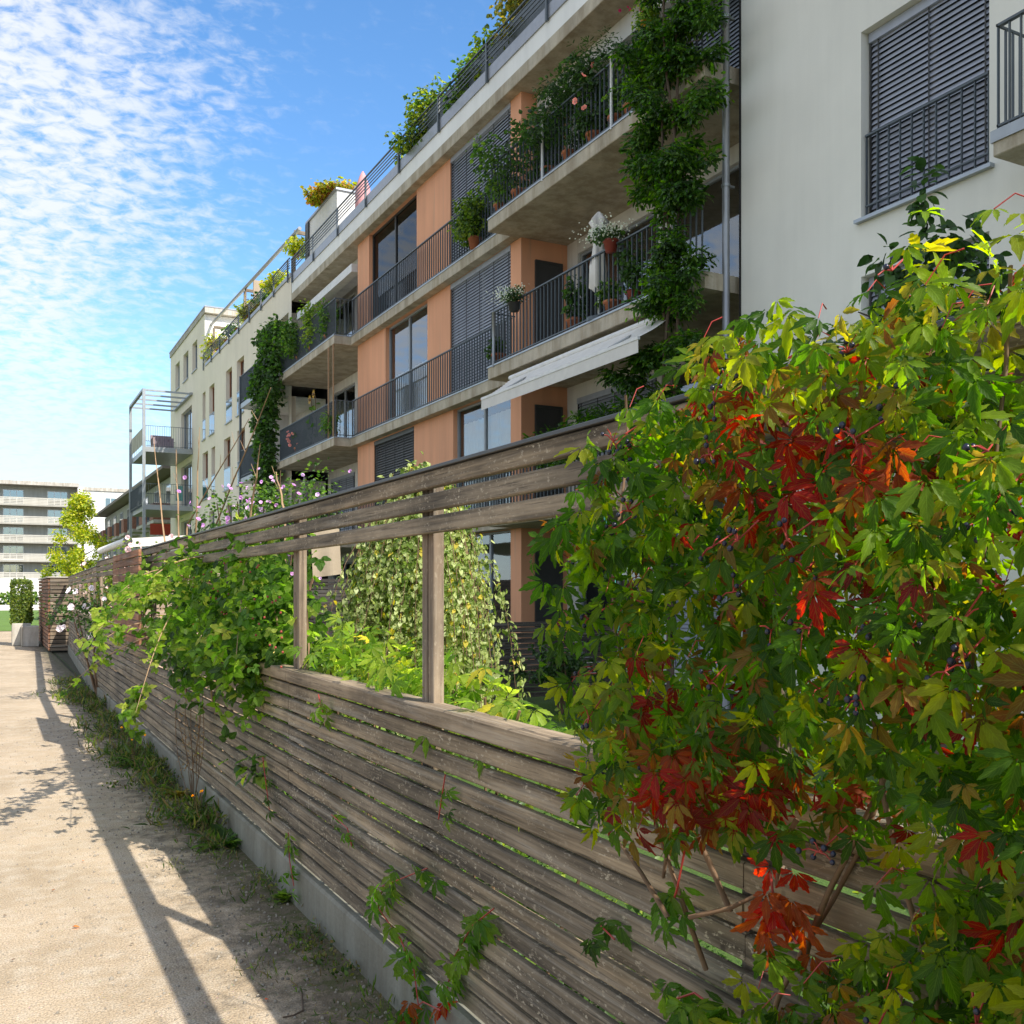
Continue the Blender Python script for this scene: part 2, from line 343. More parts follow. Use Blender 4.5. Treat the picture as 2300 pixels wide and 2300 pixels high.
# ------------------------------------------------------------------ leaves
def leaflet(Lg, Wd, n=6, teeth=.0, fold=.25, droop=.25, peak=.5, wave=0, tip=0):
    v = []; uv = []; f = []
    for i in range(n+1):
        t = i/n; w = Wd*(sin(pi*min(1, t**(math.log(.5)/math.log(peak))))**.85) if 0 < t < 1 else 0
        w *= (1-t)**tip
        zc = -droop*Lg*t*t
        sh = 0
        if teeth and .15 < t < 1: w *= 1+teeth*(1 if i % 2 else -.6); sh = teeth*.25*Lg*(1 if i % 2 else -.3)
        v.append((0, t*Lg, zc)); uv.append((0, t))
        v.append((-w, t*Lg+sh, zc+fold*w+wave*w*sin(t*9))); uv.append((-1, t)); v.append((w, t*Lg+sh, zc+fold*w-wave*w*sin(t*9+1))); uv.append((1, t))
    for i in range(n):
        a = 3*i; b = a+3
        for (p, q) in ((1, 0), (0, 2)):
            if i == 0: f.append((a, b+p, b+q) if True else None)
            elif i == n-1: f.append((a+p, a+q, b))
            else: f += [(a+p, a+q, b+q), (a+p, b+q, b+p)]
    return np.array(v), f, np.array(uv)
def compound(specs):
    V = []; F = []; U = []; off = 0
    for ang, Lg, Wd, st, tilt, kw in specs:
        v, f, uv = leaflet(Lg, Wd, **kw); v = v.copy(); y = v[:, 1].copy(); z = v[:, 2].copy()
        v[:, 1] = y*cos(tilt)+z*sin(tilt)+st; v[:, 2] = z*cos(tilt)-y*sin(tilt)
        x = v[:, 0].copy(); y = v[:, 1].copy(); v[:, 0] = x*cos(ang)+y*sin(ang); v[:, 1] = -x*sin(ang)+y*cos(ang)
        V.append(v); U.append(uv); F += [tuple(i+off for i in t) for t in f]; off += len(v)
    return np.vstack(V), np.array(F), np.vstack(U)
def kw(**k): return k
TPL = {}
def mkcreep(sd, n=10):
    r = random.Random(sd); sp_ = []
    for a, l, in ((-78, .66), (-40, .9), (0, 1.0), (40, .9), (78, .66)):
        sp_.append((R(a+r.uniform(-7, 7)), l*r.uniform(.9, 1.1), .205*l*r.uniform(.9, 1.15), .07, r.uniform(-.12, .4), kw(n=n, teeth=.15, fold=r.uniform(.08, .5), droop=r.uniform(.05, .55), peak=.60, wave=.10, tip=.42)))
    return compound(sp_)
for i in range(6): TPL['creep%d' % i] = mkcreep(i)
for i in range(3):
    r = random.Random(50+i)
    TPL['bram%d' % i] = compound([(R(a+r.uniform(-8, 8)), l, w, .08, r.uniform(0, .3), kw(n=6, teeth=.10, fold=.2, droop=r.uniform(.05, .35), peak=.42)) for a, l, w in ((-75, .72, .27), (0, 1.0, .33), (75, .72, .27))])
TPL['oval'] = compound([(0, 1, .30, 0, 0, kw(n=4, fold=.25, droop=.25))])
TPL['birch'] = compound([(0, 1, .36, 0, 0, kw(n=4, fold=.2, droop=.15, peak=.38))])
TPL['dia'] = compound([(0, 1, .38, 0, 0, kw(n=3, fold=.25, droop=.2))])
TPL['blade'] = compound([(0, 1, .07, 0, 0, kw(n=5, fold=.3, droop=.45, peak=.4))])
TPL['strap'] = compound([(0, 1, .14, 0, 0, kw(n=6, fold=.3, droop=.35, peak=.6, teeth=.08))])
TPL['pin'] = compound([(R(a), .55, .12, y, 0, kw(n=3, fold=.15, droop=.15)) for y in (.1, .35, .6) for a in (-60, 60)]+[(0, .5, .12, .75, 0, kw(n=3, fold=.15, droop=.15))])
TPL['flower'] = compound([(R(72*k), .55, .32, .03, -.35, kw(n=3, fold=.1, droop=-.25, peak=.6)) for k in range(5)])
TPL['maple'] = compound([(R(a), l, w, .0, .1, kw(n=4, teeth=.1, fold=.15, droop=.2, peak=.4)) for a, l, w in ((-95, .6, .26), (-48, .85, .28), (0, 1, .3), (48, .85, .28), (95, .6, .26))])
def unit(a): return a/np.maximum(np.linalg.norm(a, axis=-1, keepdims=True), 1e-9)
class FB:
    def __init__(s): s.V = []; s.F = []; s.C = []; s.U = []; s.n = 0
    def add(s, tpl, P, T, Nn, sc, C):
        tv, tf, tu = TPL[tpl]; P = np.asarray(P, float); n = len(P)
        if n == 0: return
        T = unit(np.asarray(T, float)); Nn = np.asarray(Nn, float); Nn = unit(Nn-(Nn*T).sum(1, keepdims=True)*T); B = np.cross(T, Nn)
        sc = np.asarray(sc, float).reshape(-1, 1, 1)*np.ones((n, 1, 1))
        V = P[:, None, :]+sc*(tv[None, :, 0:1]*B[:, None, :]+tv[None, :, 1:2]*T[:, None, :]+tv[None, :, 2:3]*Nn[:, None, :])
        s.V.append(V.reshape(-1, 3)); m = len(tv)
        s.F.append((tf[None]+(np.arange(n)*m)[:, None, None]+s.n).reshape(-1, 3)); s.n += n*m
        s.C.append(np.repeat(np.asarray(C, float), m, axis=0)); s.U.append(np.tile(tu, (n, 1)))
    def build(s, name, mat, parent=None, base=None):
        V = np.vstack(s.V); F = np.vstack(s.F); C = np.vstack(s.C); U = np.vstack(s.U)
        off = np.array(wloc(parent)) if parent is not None else np.array(base if base is not None else (0, 0, 0)); V = V-off
        me = bpy.data.meshes.new(name); me.vertices.add(len(V)); me.vertices.foreach_set('co', V.ravel())
        me.loops.add(F.size); me.loops.foreach_set('vertex_index', F.ravel().astype(np.int32))
        me.polygons.add(len(F)); me.polygons.foreach_set('loop_start', (np.arange(len(F))*3).astype(np.int32)); me.polygons.foreach_set('loop_total', np.full(len(F), 3, np.int32))
        me.update(calc_edges=True)
        a = me.color_attributes.new('Col', 'FLOAT_COLOR', 'POINT'); c4 = np.ones((len(V), 4)); c4[:, :3] = C; a.data.foreach_set('color', c4.ravel())
        uv = me.uv_layers.new(name='UVMap'); uv.data.foreach_set('uv', U[F.ravel()].ravel())
        me.polygons.foreach_set('use_smooth', np.ones(len(F), bool)); me.materials.append(MATS[mat])
        o = bpy.data.objects.new(name, me); COL.objects.link(o)
        if parent is not None: o.parent = parent
        else: o.location = off.tolist()
        return o
def pal(n, cols, wts=None, var=.25):
    cols = np.array(cols); wts = np.array(wts if wts is not None else [1]*len(cols), float); wts /= wts.sum()
    return cols[rng.choice(len(cols), n, p=wts)]*rng.uniform(1-var, 1+var, (n, 1))
def rnd(n, s=1.0): return rng.normal(0, s, (n, 3))
def clump(fb, c, r, n, size, tpl, cols, wts=None, droop=.3, shell=.55, lump=.25, hang=0, only_up=False):
    """leaves through an uneven ellipsoid"""
    d = unit(rnd(n)); ph = rng.uniform(0, 6, 6)
    k = 1+lump*(np.sin(d[:, 0]*4+ph[0])*np.sin(d[:, 1]*5+ph[1])+.6*np.sin(d[:, 2]*7+ph[2]+d[:, 0]*3))
    rad = (shell+(1-shell)*rng.random(n)**.6)*k; rad *= np.where(rng.random(n) < .12, rng.uniform(1, 1.22, n), 1)
    P = np.array(c)+d*rad[:, None]*np.array(r)
    if hang: P[:, 2] -= hang*rng.random(n)*(1-np.abs(d[:, 2]))
    T = d+rnd(n, .5); T[:, 2] -= droop*1.6
    Nn = d*.8+np.array([0, 0, .8])+rnd(n, .45)
    fb.add(tpl, P, T, Nn, size*rng.uniform(.65, 1.25, n), pal(n, cols, wts))
GREEN = [(.05, .11, .018), (.08, .16, .025), (.035, .08, .015), (.13, .21, .03)]
DKGREEN = [(.022, .05, .012), (.035, .075, .015), (.05, .10, .02)]
LTGREEN = [(.14, .22, .03), (.22, .28, .04), (.09, .16, .02)]
YGREEN = [(.38, .40, .04), (.28, .34, .03), (.17, .24, .02), (.46, .42, .04)]
def curve(p0, p1, n=8, sag=0, wob=.0):
    p0, p1 = np.array(p0, float), np.array(p1, float); ph = rng.uniform(0, 6, 3); out = []
    for i in range(n+1):
        t = i/n; p = p0+(p1-p0)*t; p = p+np.array([sin(t*5+ph[0])-sin(ph[0]), sin(t*6+ph[1])-sin(ph[1]), 0])*wob; p[2] -= sag*4*t*(t-1)*-1*-1 if False else -sag*4*t*(1-t)*-1
        out.append(tuple(p))
    return out

# ================================================================== GROUND
g = MB(); g.quad((-900, -300, -.02), (900, -300, -.02), (900, 1200, -.02), (-900, 1200, -.02)); struct('ground', g, 'earth')
g = MB()
g.quad((-9, -6, 0), (1.40, -6, 0), (1.40, 40, 0), (-9, 40, 0)); g.quad((-30, 40, 0), (14, 40, 0), (14, 44.5, 0), (-30, 44.5, 0)); struct('gravel_path', g, 'gravel_path')
g = MB(); g.quad((1.46, -6, -.008), (9.3, -6, -.008), (9.3, 33, -.008), (1.46, 33, -.008)); struct('garden_ground', g, 'lawn')
g = MB(); g.quad((1.47, -6, -.003), (2.5, -6, -.003), (2.5, 30, -.003), (1.47, 30, -.003)); struct('flower_bed', g, 'earth')
g = MB(); g.quad((-60, 44.6, .01), (12, 44.6, .01), (12, 92, .01), (-60, 92, .01)); struct('far_lawn', g, 'far_lawn')
# loose stones on the path
mb = MB()
for i in range(3000):
    x = 1.35-abs(rng.normal(0, .5)) if i % 3 else rng.uniform(-1.6, 1.3); y = rng.uniform(2.5, 14); r = rng.uniform(.002, .0060)*(1+.5*rng.random())*(1.3 if i % 11 == 0 else 1)
    mb.blob((x, y, r*.3), r, 5)
tag(mb.build('loose_pebbles', 'stone', smooth=False), 'pale loose pebbles strewn over the gravel path beside the fence', 'pebbles', kind='stuff')

# ================================================================== FENCE
PITCH = .0755
def fence(parent_loc, rz, s0, s1, posts, joints, zt, label, solid=None, skip_top=None):
    t = thing('wooden_fence', parent_loc, label, 'fence', rz=rz)
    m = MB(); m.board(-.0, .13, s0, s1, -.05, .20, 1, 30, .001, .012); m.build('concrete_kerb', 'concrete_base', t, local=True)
    js = [s0]+[j for j in joints if s0 < j < s1]+[s1]
    for a, b in zip(js[:-1], js[1:]):
        m = MB()
        for k in range(12):
            z = .222+k*PITCH; xo = random.uniform(-.004, .004); m.board(.012+xo, .043+xo, a+.003, b-.003, z+random.uniform(-.003, .003), z+.0600+random.uniform(-.002, .002), 1, 14, .0036, .005)
        m.build('slat_panel', 'wood_y', t, local=True)
        m = MB(); m.board(-.006, .098, a+.002, b-.002, 1.128, 1.192, 1, 14, .002, .006); m.build('cap_beam', 'wood_cap', t, local=True)
        if skip_top and a >= skip_top[0]-.01 and b <= skip_top[1]+.01: continue
        m = MB()
        for k, z in enumerate((zt-.227, zt-.147, zt-.068)): m.board(.012, .044, a+.003, b-.003, z, z+.060, 1, 14, .002, .004)
        m.build('top_rail', 'wood_y', t, local=True)
        m = MB(); m.board(.002, .062, a+.001, b-.001, zt-.005, zt+.008, 1, 14, .001, .002); m.build('cap_strip', 'frame_dark', t, local=True)
    for p in posts:
        m = MB(); top = zt-.01 if not (skip_top and skip_top[0] <= p <= skip_top[1]) else 1.12
        m.board(.053, .095, p-.055, p-.004, -.02, top, 2, 8, .001, .003); m.board(.053, .095, p+.004, p+.055, -.02, top-.004, 2, 8, .001, .003); m.board(.060, .088, p-.004, p+.004, -.02, top-.01, 2, 2, 0, .001)
        m.build('post', 'wood_z', t, local=True)
    return t
FX = 1.37; ZT = 2.035
posts = [3.38+1.78*k for k in range(-4, 8)]
fence((FX, 0, 0), 0, -4, 15.84, posts, [1.6-3.56, 1.6, 5.16, 8.72, 12.28], ZT, 'long weathered grey slat fence on a concrete kerb, open under its top rails')
ang = math.atan2(.40, 12.5)
fence((FX, 15.86, 0), -ang, 0, 12.4, [1.7, 3.5, 5.3, 7.1, 8.9, 10.7], [3.5, 7.1, 10.7], 1.97, 'far end of the grey slat fence, leading up to the boxed wooden enclosure')
# brown full-height screen on the path side
t = thing('screen_panel', (1.22, 10.9, 1.1), 'reddish brown slatted screen panel mounted on the path side of the grey fence', 'screen')
m = MB()
for k in range(12):
    z = 1.10+k*PITCH; m.board(1.215, 1.24, 9.8, 12.0, z, z+.064, 1, 6, .001, .003)
m.build('slats', 'wood_brown_y', t)
for y in (10.2, 11.6): m = MB(); m.box(1.2405, 1.270, y, y+.05, 1.12, 1.98); m.box(1.2705, 1.38, y, y+.05, 1.50, 1.54); m.build('batten', 'frame_dark', t)
# boxed enclosure at the far end
t = thing('wooden_enclosure', (1.6, 31, 0), 'tall boxed enclosure of horizontal slats at the far end of the fence', 'enclosure')
for nm, X0, X1, ya, yb, mt, ax in (('side_panel', 1.32, 1.36, 28.5, 34.5, 'wood_brown_y', 1), ('front_panel', 1.36, 2.3, 28.46, 28.5, 'wood_x', 0), ('rear_panel', 1.36, 2.3, 34.46, 34.5, 'wood_x', 0)):
    m = MB()
    for k in range(19): m.board(X0, X1, ya, yb, .05+k*.10, .05+k*.10+.078, ax, 4, .002, .003)
    m.build(nm, mt, t)
m = MB(); m.box(1.30, 2.32, 28.44, 34.52, 1.955, 1.985); m.build('lid', 'concrete_pale', t)
m = MB(); m.box(1.40, 2.28, 28.55, 34.4, .02, 1.9); m.build('inner_box', 'frame_dark', t)
# garden dividers
def divider(Y, x0, x1, z1, mat, label):
    t = thing('garden_divider', ((x0+x1)/2, Y, 0), label, 'fence'); m = MB(); z = .08
    while z+.06 < z1: m.board(x0, x1, Y, Y+.03, z, z+.066, 0, 8, .002, .003); z += .078
    m.build('slat_panel', mat, t)
    n = max(2, int((x1-x0)/1.8)+1)
    for i in range(n):
        x = x0+.05+(x1-x0-.1)*i/(n-1); m = MB(); m.board(x-.04, x+.04, Y+.035, Y+.11, 0, z1-.02, 2, 4, .001, .003); m.build('post', 'wood_z', t)
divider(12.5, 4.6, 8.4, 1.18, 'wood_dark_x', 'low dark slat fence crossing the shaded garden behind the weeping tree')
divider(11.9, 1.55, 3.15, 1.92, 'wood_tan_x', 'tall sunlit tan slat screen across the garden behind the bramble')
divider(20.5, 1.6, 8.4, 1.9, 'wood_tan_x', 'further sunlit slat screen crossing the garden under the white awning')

# ================================================================== BUILDINGS
LV = [.22, 3.08, 5.94, 8.80]; CE = [2.84, 5.68, 8.54, 11.40]
def railing(parent, pts, z0, h=1.03, sp_=.128, name='railing', mat='rail_metal', depth=.024, sheet=None):
    m = MB()
    for (xa, ya), (xb, yb) in zip(pts[:-1], pts[1:]):
        Ln = math.hypot(xb-xa, yb-ya); n = max(1, round(Ln/sp_)); ux, uy = (xb-xa)/Ln, (yb-ya)/Ln
        for i in range(n+1):
            x = xa+(xb-xa)*i/n; y = ya+(yb-ya)*i/n; w, d = .006, depth/2
            if abs(uy) > .5: m.box(x-d, x+d, y-w, y+w, z0-.06, z0+h-.02)
            else: m.box(x-w, x+w, y-d, y+d, z0-.06, z0+h-.02)
        x0, x1, y0, y1 = min(xa, xb)-.024, max(xa, xb)+.024, min(ya, yb)-.008, max(ya, yb)+.008
        m.box(x0, x1, y0, y1, z0+h-.018, z0+h+.006); m.box(x0+.008, x1-.008, y0, y1, z0+.045, z0+.065)
    return m.build(name, mat, parent)
def blind(parent, X, y0, y1, z0, z1, mat='blind_metal', pitch=.066, tilt=1):
    m = MB(); z = z0+.03
    while z < z1-.12:
        a = .022*tilt
        m.quad((X-.018, y1, z), (X-.018, y0, z), (X+.014, y0, z+.061), (X+.014, y1, z+.061)); m.quad((X-.018, y0, z-.003), (X-.018, y1, z-.003), (X-.018, y1, z+.001), (X-.018, y0, z+.001)); z += pitch
    m.box(X-.05, X+.05, y0, y1, z1-.11, z1); m.box(X-.022, X+.022, y0, y1, z0+.004, z0+.026)
    b = m.build('blind', mat, parent); m = MB()
    n = max(2, int((y1-y0)/.62)+1)
    for i in range(n):
        y = y0+.12+(y1-y0-.24)*i/(n-1); m.box(X-.026, X-.020, y-.008, y+.008, z0+.02, z1-.1)
    m.box(X-.03, X+.03, y0-.004, y0+.016, z0, z1-.115); m.box(X-.03, X+.03, y1-.016, y1+.004, z0, z1-.115)
    m.build('guide_rail', 'frame_dark', parent)
def window(bld, X, y0, y1, z0, z1, kind='glass', mull=1, fm='frame_grey', glassm='window_glass', sill=True, lab=None, glass_rail=False, curtain=None):
    m = MB(); e = .05; a, b = y0+.005, y1-.005
    for (p, q, r, s_) in ((a, a+e, z0+.004, z1-.004), (b-e, b, z0+.004, z1-.004), (a+e, b-e, z0+.004, z0+e), (a+e, b-e, z1-e, z1-.004)): m.box(X, X+.06, p, q, r, s_)
    for i in range(1, mull+1):
        y = y0+(y1-y0)*i/(mull+1); m.box(X+.003, X+.063, y-.035, y+.035, z0+e, z1-e)
    w = m.build('window', fm, bld)
    if lab: w['label'] = lab
    m = MB(); m.quad((X+.035, b, z0+.03), (X+.035, a, z0+.03), (X+.035, a, z1-.03), (X+.035, b, z1-.03)); m.build('pane', glassm, w)
    if sill:
        m = MB(); m.box(X-.22, X-.002, y0-.04, y1+.04, z0-.03, z0+.012); m.build('sill', 'galvanised', w)
    if curtain:
        m = MB(); n = 60; cx_ = X+.14
        for k in range(n):
            ya = a+(b-a)*k/n; yb = a+(b-a)*(k+1)/n; xa = cx_+.02*sin(k*1.3)+.008*sin(k*3.1); xb = cx_+.02*sin((k+1)*1.3)+.008*sin((k+1)*3.1)
            m.quad((xb, yb, z0+.05), (xa, ya, z0+.05), (xa, ya, z1-.08-curtain), (xb, yb, z1-.08-curtain))
        m.build('curtain', 'fabric_white', w, True)
    if kind == 'blind': blind(w, X-.05, y0+.02, y1-.02, z0+.03, z1-.004)
    if kind == 'darkblind': blind(w, X-.05, y0+.02, y1-.02, z0+.03, z1-.004, 'blind_dark')
    if glass_rail:
        m = MB(); m.box(X-.16, X-.15, y0+.02, y1-.02, z0+.06, z0+.95); m.build('glass_guard', 'blue_glass', w); m = MB(); m.box(X-.175, X-.135, y0, y1, z0+.94, z0+.98); m.box(X-.17, X-.14, y0, y1, z0+.03, z0+.07); m.build('guard_rail', 'galvanised', w)
    return w
# ---------- orange building
OB = thing('apartment_building', (9.5, 22, 0), 'orange and white apartment block with concrete balcony slabs and grey blinds beyond the garden', 'building')
WX = 9.20; Y0, Y1 = 10.50, 33.20; YR, YL = 17.15, 26.95
yy = lambda u: Yu(u, WX)
holes = []; wins = []
def addw(u0, u1, lv, kind, **k):
    a, b = yy(u1), yy(u0); z0 = LV[lv]+.02; z1 = CE[lv]-.001
    if kind == 'darkblind': z1 = CE[lv]-.02
    holes.append((a, b, z0, z1)); wins.append((a, b, z0, z1, kind, k))
addw(829, 936, 3, 'glass', fm='frame_dark', glassm='dark_glass', lab='dark framed window with a half drawn blind')
addw(1011, 1147, 3, 'blind', lab='closed grey blind under the roof slab')
addw(866, 960, 2, 'glass', lab='pale framed glass balcony door reflecting the sky', curtain=1.2)
addw(1011, 1147, 2, 'blind', lab='closed grey blind beside the middle balcony')
addw(840, 930, 1, 'darkblind', fm='frame_dark', lab='dark half open blind over the fence')
addw(1018, 1147, 1, 'glass', lab='window with white curtains under the awning', curtain=.25)
addw(1040, 1147, 0, 'glass', lab='ground floor garden door')
addw(829, 936, 0, 'glass', lab='ground floor window hidden behind the weeping tree')
m = MB(); m.sheet(WX, YR, YL, 0, 11.40, holes, .16)
# pier returns into the two loggias
m.quad((WX, YR, 0), (10.3, YR, 0), (10.3, YR, 11.40), (WX, YR, 11.40)); m.quad((10.3, YL, 0), (WX, YL, 0), (WX, YL, 11.40), (10.3, YL, 11.40))
w_ = m.build('orange_wall', 'orange_stucco', OB)
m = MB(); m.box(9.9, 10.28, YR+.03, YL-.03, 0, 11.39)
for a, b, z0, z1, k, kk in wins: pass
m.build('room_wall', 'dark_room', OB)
for a, b, z0, z1, k, kk in wins: window(OB, WX+.10, a, b, z0, z1, k, sill=False, **kk)
# loggia doors in the pier side
for lv in range(4):
    z = LV[lv]; m = MB(); m.box(9.56, 10.06, YR-.035, YR-.002, z, z+2.15); m.box(9.50, 9.56, YR-.05, YR-.002, z, z+2.2); m.box(10.06, 10.12, YR-.05, YR-.002, z, z+2.2); m.box(9.56, 10.06, YR-.05, YR-.002, z+2.15, z+2.2); d = m.build('loggia_door', 'frame_dark', OB)
# loggia back walls with windows
for (a, b, n_) in ((10.55, YR, 2), (YL, 33.15, 2)):
    hs = []
    for lv in range(4):
        for i in range(n_):
            L_ = (b-a); y0_ = a+L_*(.08+.46*i); y1_ = a+L_*(.08+.46*i+.40); hs.append((y0_, y1_, LV[lv]+.05, LV[lv]+2.32))
    m = MB(); m.sheet(10.25, a, b, 0, 11.40, hs, .12); m.build('loggia_wall', 'bright_stucco', OB)
    for j, (p, q, r, s_) in enumerate(hs): window(OB, 10.32, p, q, r, s_, 'blind' if (j % 3 == 0) else 'glass', sill=False)
m = MB(); m.box(10.6, 20, Y0+.02, Y1-.02, 0, 12.2); m.build('core', 'dark_room', OB)
# slabs
for lv in range(1, 4):
    z0, z1 = CE[lv-1], LV[lv]-.03; m = MB()
    m.board(8.98, 9.198, YR+.06, YL-.04, z0, z1, 1, 1, 0, .008); m.build('floor_slab', 'concrete', OB)
    for (a, b) in ((10.62, YR+.05), (YL-.035, 33.18)):
        m = MB(); m.board(8.50, 10.25, a, b, z0, z1, 1, 1, 0, .010); bs = m.build('balcony_slab', 'concrete', OB)
        m = MB(); m.box(8.485, 8.55, a-.012, b+.012, z1-.006, z1+.022)
        if a < 20: m.box(8.55, 8.98, b-.03, b+.012, z1-.006, z1+.022)
        else: m.box(8.55, 8.98, a-.012, a+.03, z1-.006, z1+.022)
        m.build('drip_edge', 'drip_metal', bs)
    m = MB(); m.box(8.965, 9.02, YR+.07, YL-.05, z1-.006, z1+.022); m.build('drip_edge', 'drip_metal', OB)
    zf = LV[lv]
    railing(OB, [(9.04, YR+.12), (9.04, YL-.06)], zf)
    railing(OB, [(9.04, YR), (8.56, YR)], zf); railing(OB, [(8.56, 10.75), (8.56, YR)], zf)
    railing(OB, [(9.04, YL), (8.56, YL)], zf); railing(OB, [(8.56, YL+.02), (8.56, 33.0)], zf, sp_=.10)
m = MB(); m.board(8.985, 10.9, Y0+.05, 33.18, 11.40, 11.66, 1, 1, 0, .01); m.build('roof_slab', 'concrete', OB)
m = MB(); m.box(9.0, 9.3, Y0+.05, 33.18, 11.66, 12.02); m.build('parapet', 'band_white', OB)
m = MB(); m.box(8.97, 9.34, Y0+.05, 33.18, 12.02, 12.27); m.build('roof_flashing', 'pipe', OB)
m = MB(); m.box(9.55, 9.95, YL+.01, 33.1, 11.0, 11.395); m.build('loggia_header', 'bright_stucco', OB); m = MB(); m.box(9.55, 9.95, 10.6, YR-.01, 11.0, 11.395); m.build('loggia_header', 'bright_stucco', OB); m = MB(); m.box(9.1, 9.35, YL+.25, 32.9, 10.72, 10.95); m.build('awning_cassette', 'white_paint', OB)
def roof_rail(parent, X, y0, y1, z0, z1, ys, tall=.0, mat='rail_metal'):
    m = MB()
    for k in range(5): z = z0+.42+(z1-z0-.42)*k/4; m.box(X-.010, X+.010, y0, y1, z-.010, z+.010)
    m.box(X-.02, X+.02, y0, y1, z1-.004, z1+.022)
    for y in ys: m.box(X-.018, X+.03, y-.03, y+.03, z0, z1-.004)
    return m.build('roof_railing', mat, parent)
roof_rail(OB, 8.95, Y0, 33.1, 11.98, 12.76, [33.0-2.47*k for k in range(10)])
m = MB(); m.box(9.16, 9.19, 10.6, 21.8, 12.05, 12.95); m.build('privacy_mesh', 'rail_metal', OB)
# drain pipe and thin cable at the joint between the two buildings
t = thing('drainpipe', (8.86, 10.62, 0), 'grey metal drainpipe running down the corner between the orange and white blocks', 'drainpipe')
m = MB(); m.cyl((8.86, 10.62, 0), (8.86, 10.62, 12.2), .05, n=14); m.build('pipe', 'pipe', t, True)
for z in (2.2, 4.6, 7.1, 9.4): m = MB(); m.cyl((8.86, 10.62, z), (8.86, 10.62, z+.04), .062, n=14); m.box(8.88, 8.998, 10.60, 10.64, z+.005, z+.035); m.build('bracket', 'galvanised', t)
# ---------- white building
WB = thing('white_building', (9.5, 3, 0), 'off-white rendered apartment block on the right with large grey blinds', 'building')
wy0, wy1 = Yu(2222, 9.0), Yu(1934, 9.0)
hs = [(wy0, wy1, z, z+2.19) for z in (3.08, 5.94, 8.8)]+[(wy0-5.2, wy0-2.4, z, z+2.19) for z in (3.08, 5.94, 8.8)]
m = MB(); m.sheet(9.0, -8, 10.47, 0, 13.2, hs, .30); m.quad((9.0, 10.47, 0), (18, 10.47, 0), (18, 10.47, 13.2), (9.0, 10.47, 13.2)); m.quad((9, -8, 13.2), (18, -8, 13.2), (18, 10.47, 13.2), (9, 10.47, 13.2)); m.quad((18, -8, 0), (9, -8, 0), (9, -8, 13.2), (18, -8, 13.2))
m.build('wall', 'white_stucco', WB)
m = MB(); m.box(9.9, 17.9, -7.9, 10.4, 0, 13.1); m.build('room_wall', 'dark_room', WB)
m = MB(); m.box(8.985, 9.005, 10.472, 10.50, 0, 12.6); m.build('joint_seal', 'joint', WB)
for i, (a, b, z0, z1) in enumerate(hs):
    w = window(WB, 9.20, a, b, z0, z1, 'blind', mull=1, sill=False)
    m = MB(); m.box(8.93, 9.2, a-.06, b+.05, z0-.045, z0-.004); m.build('sill', 'drip_metal', w)
    if i < 3:
        railing(w, [(9.06, a+.05), (9.06, b-.03)], z0+.10, .88, .155, 'window_guard'); 
for z in (3.08, 5.94, 8.8):
    m = MB(); m.board(8.34, 8.999, 1.9, 6.16, z-.26, z-.03, 1, 1, 0, .01); bs = m.build('balcony_slab', 'concrete', WB)
    m = MB(); m.box(8.32, 8.40, 1.88, 6.18, z-.13, z-.02); m.box(8.40, 8.999, 6.10, 6.18, z-.13, z-.02); m.build('edge_beam', 'galvanised', bs)
    railing(WB, [(8.995, 6.13), (8.37, 6.13)], z-.03, 1.0, .11); railing(WB, [(8.37, 6.13), (8.37, 1.95)], z-.03, 1.0, .115)
# ---------- cream building
CB = thing('cream_building', (9.5, 46, 0), 'cream rendered block with tall narrow windows and a penthouse beyond the orange block', 'building')
CX = 9.0; cyf = lambda u: Yu(u, CX); CY0, CY1 = 33.22, 58.8
hs = []; spec = []
def cw(u0, u1, z0, z1, **k):
    a, b = cyf(u1), cyf(u0); hs.append((a, b, z0, z1)); spec.append(k)
for u0, u1 in ((394, 403.5), (412, 423), (432, 443)): cw(u0, u1, 12.6, 14.05)
for u0, u1 in ((407, 431),): cw(u0, u1, 8.85, 11.05, cur=1); cw(u0, u1, 5.98, 8.2); cw(u0, u1, 3.1, 5.3)
for u0, u1 in ((455, 461.5), (470, 481.5), (507.5, 521), (532, 548)): cw(u0, u1, 8.82, 11.10, glass_rail=True, fm='brown_wood')
for u0, u1 in ((455, 467), (475, 483), (503, 517.5), (533, 550)): cw(u0, u1, 5.95, 8.2, glass_rail=True, fm='brown_wood')
for u0, u1 in ((455, 461.5), (470, 481.5), (507.5, 521)): cw(u0, u1, 3.1, 5.3)
log = [(33.6, 37.4, z, z+2.3) for z in (3.12, 5.98, 8.84)]
m = MB(); m.sheet(CX, CY0, CY1, 0, 12.25, [h for h in hs if h[2] < 12]+log, .25)
PY = cyf(460)
m.sheet(CX, PY, CY1, 12.25, 15.0, [h for h in hs if h[2] > 12], .25)
m.quad((CX, CY1, 0), (CX, CY1, 15), (18, CY1, 15), (18, CY1, 0))
m.quad((CX, CY0, 12.25), (18, CY0, 12.25), (18, PY, 12.25), (CX, PY, 12.25)); m.build('wall', 'cream_stucco', CB)
m = MB(); m.quad((CX, PY, 12.25), (18, PY, 12.25), (18, PY, 14.78), (CX, PY, 14.78)); m.build('penthouse_wall', 'bright_stucco', CB)
m = MB(); m.box(CX-.05, 18, PY-.30, CY1+.05, 14.8, 15.06); m.build('penthouse_roof', 'concrete_pale', CB)
m = MB(); m.box(CX-.07, 18, PY-.32, CY1+.07, 15.06, 15.12); m.build('roof_edge', 'pipe', CB)
m = MB(); m.box(CX-.04, CX+.3, CY0, PY-.32, 12.25, 12.38); m.build('coping', 'pipe', CB)
m = MB(); m.box(10.4, 17.9, CY0+.1, CY1-.1, 0, 12.1); m.build('room_wall', 'dark_room', CB)
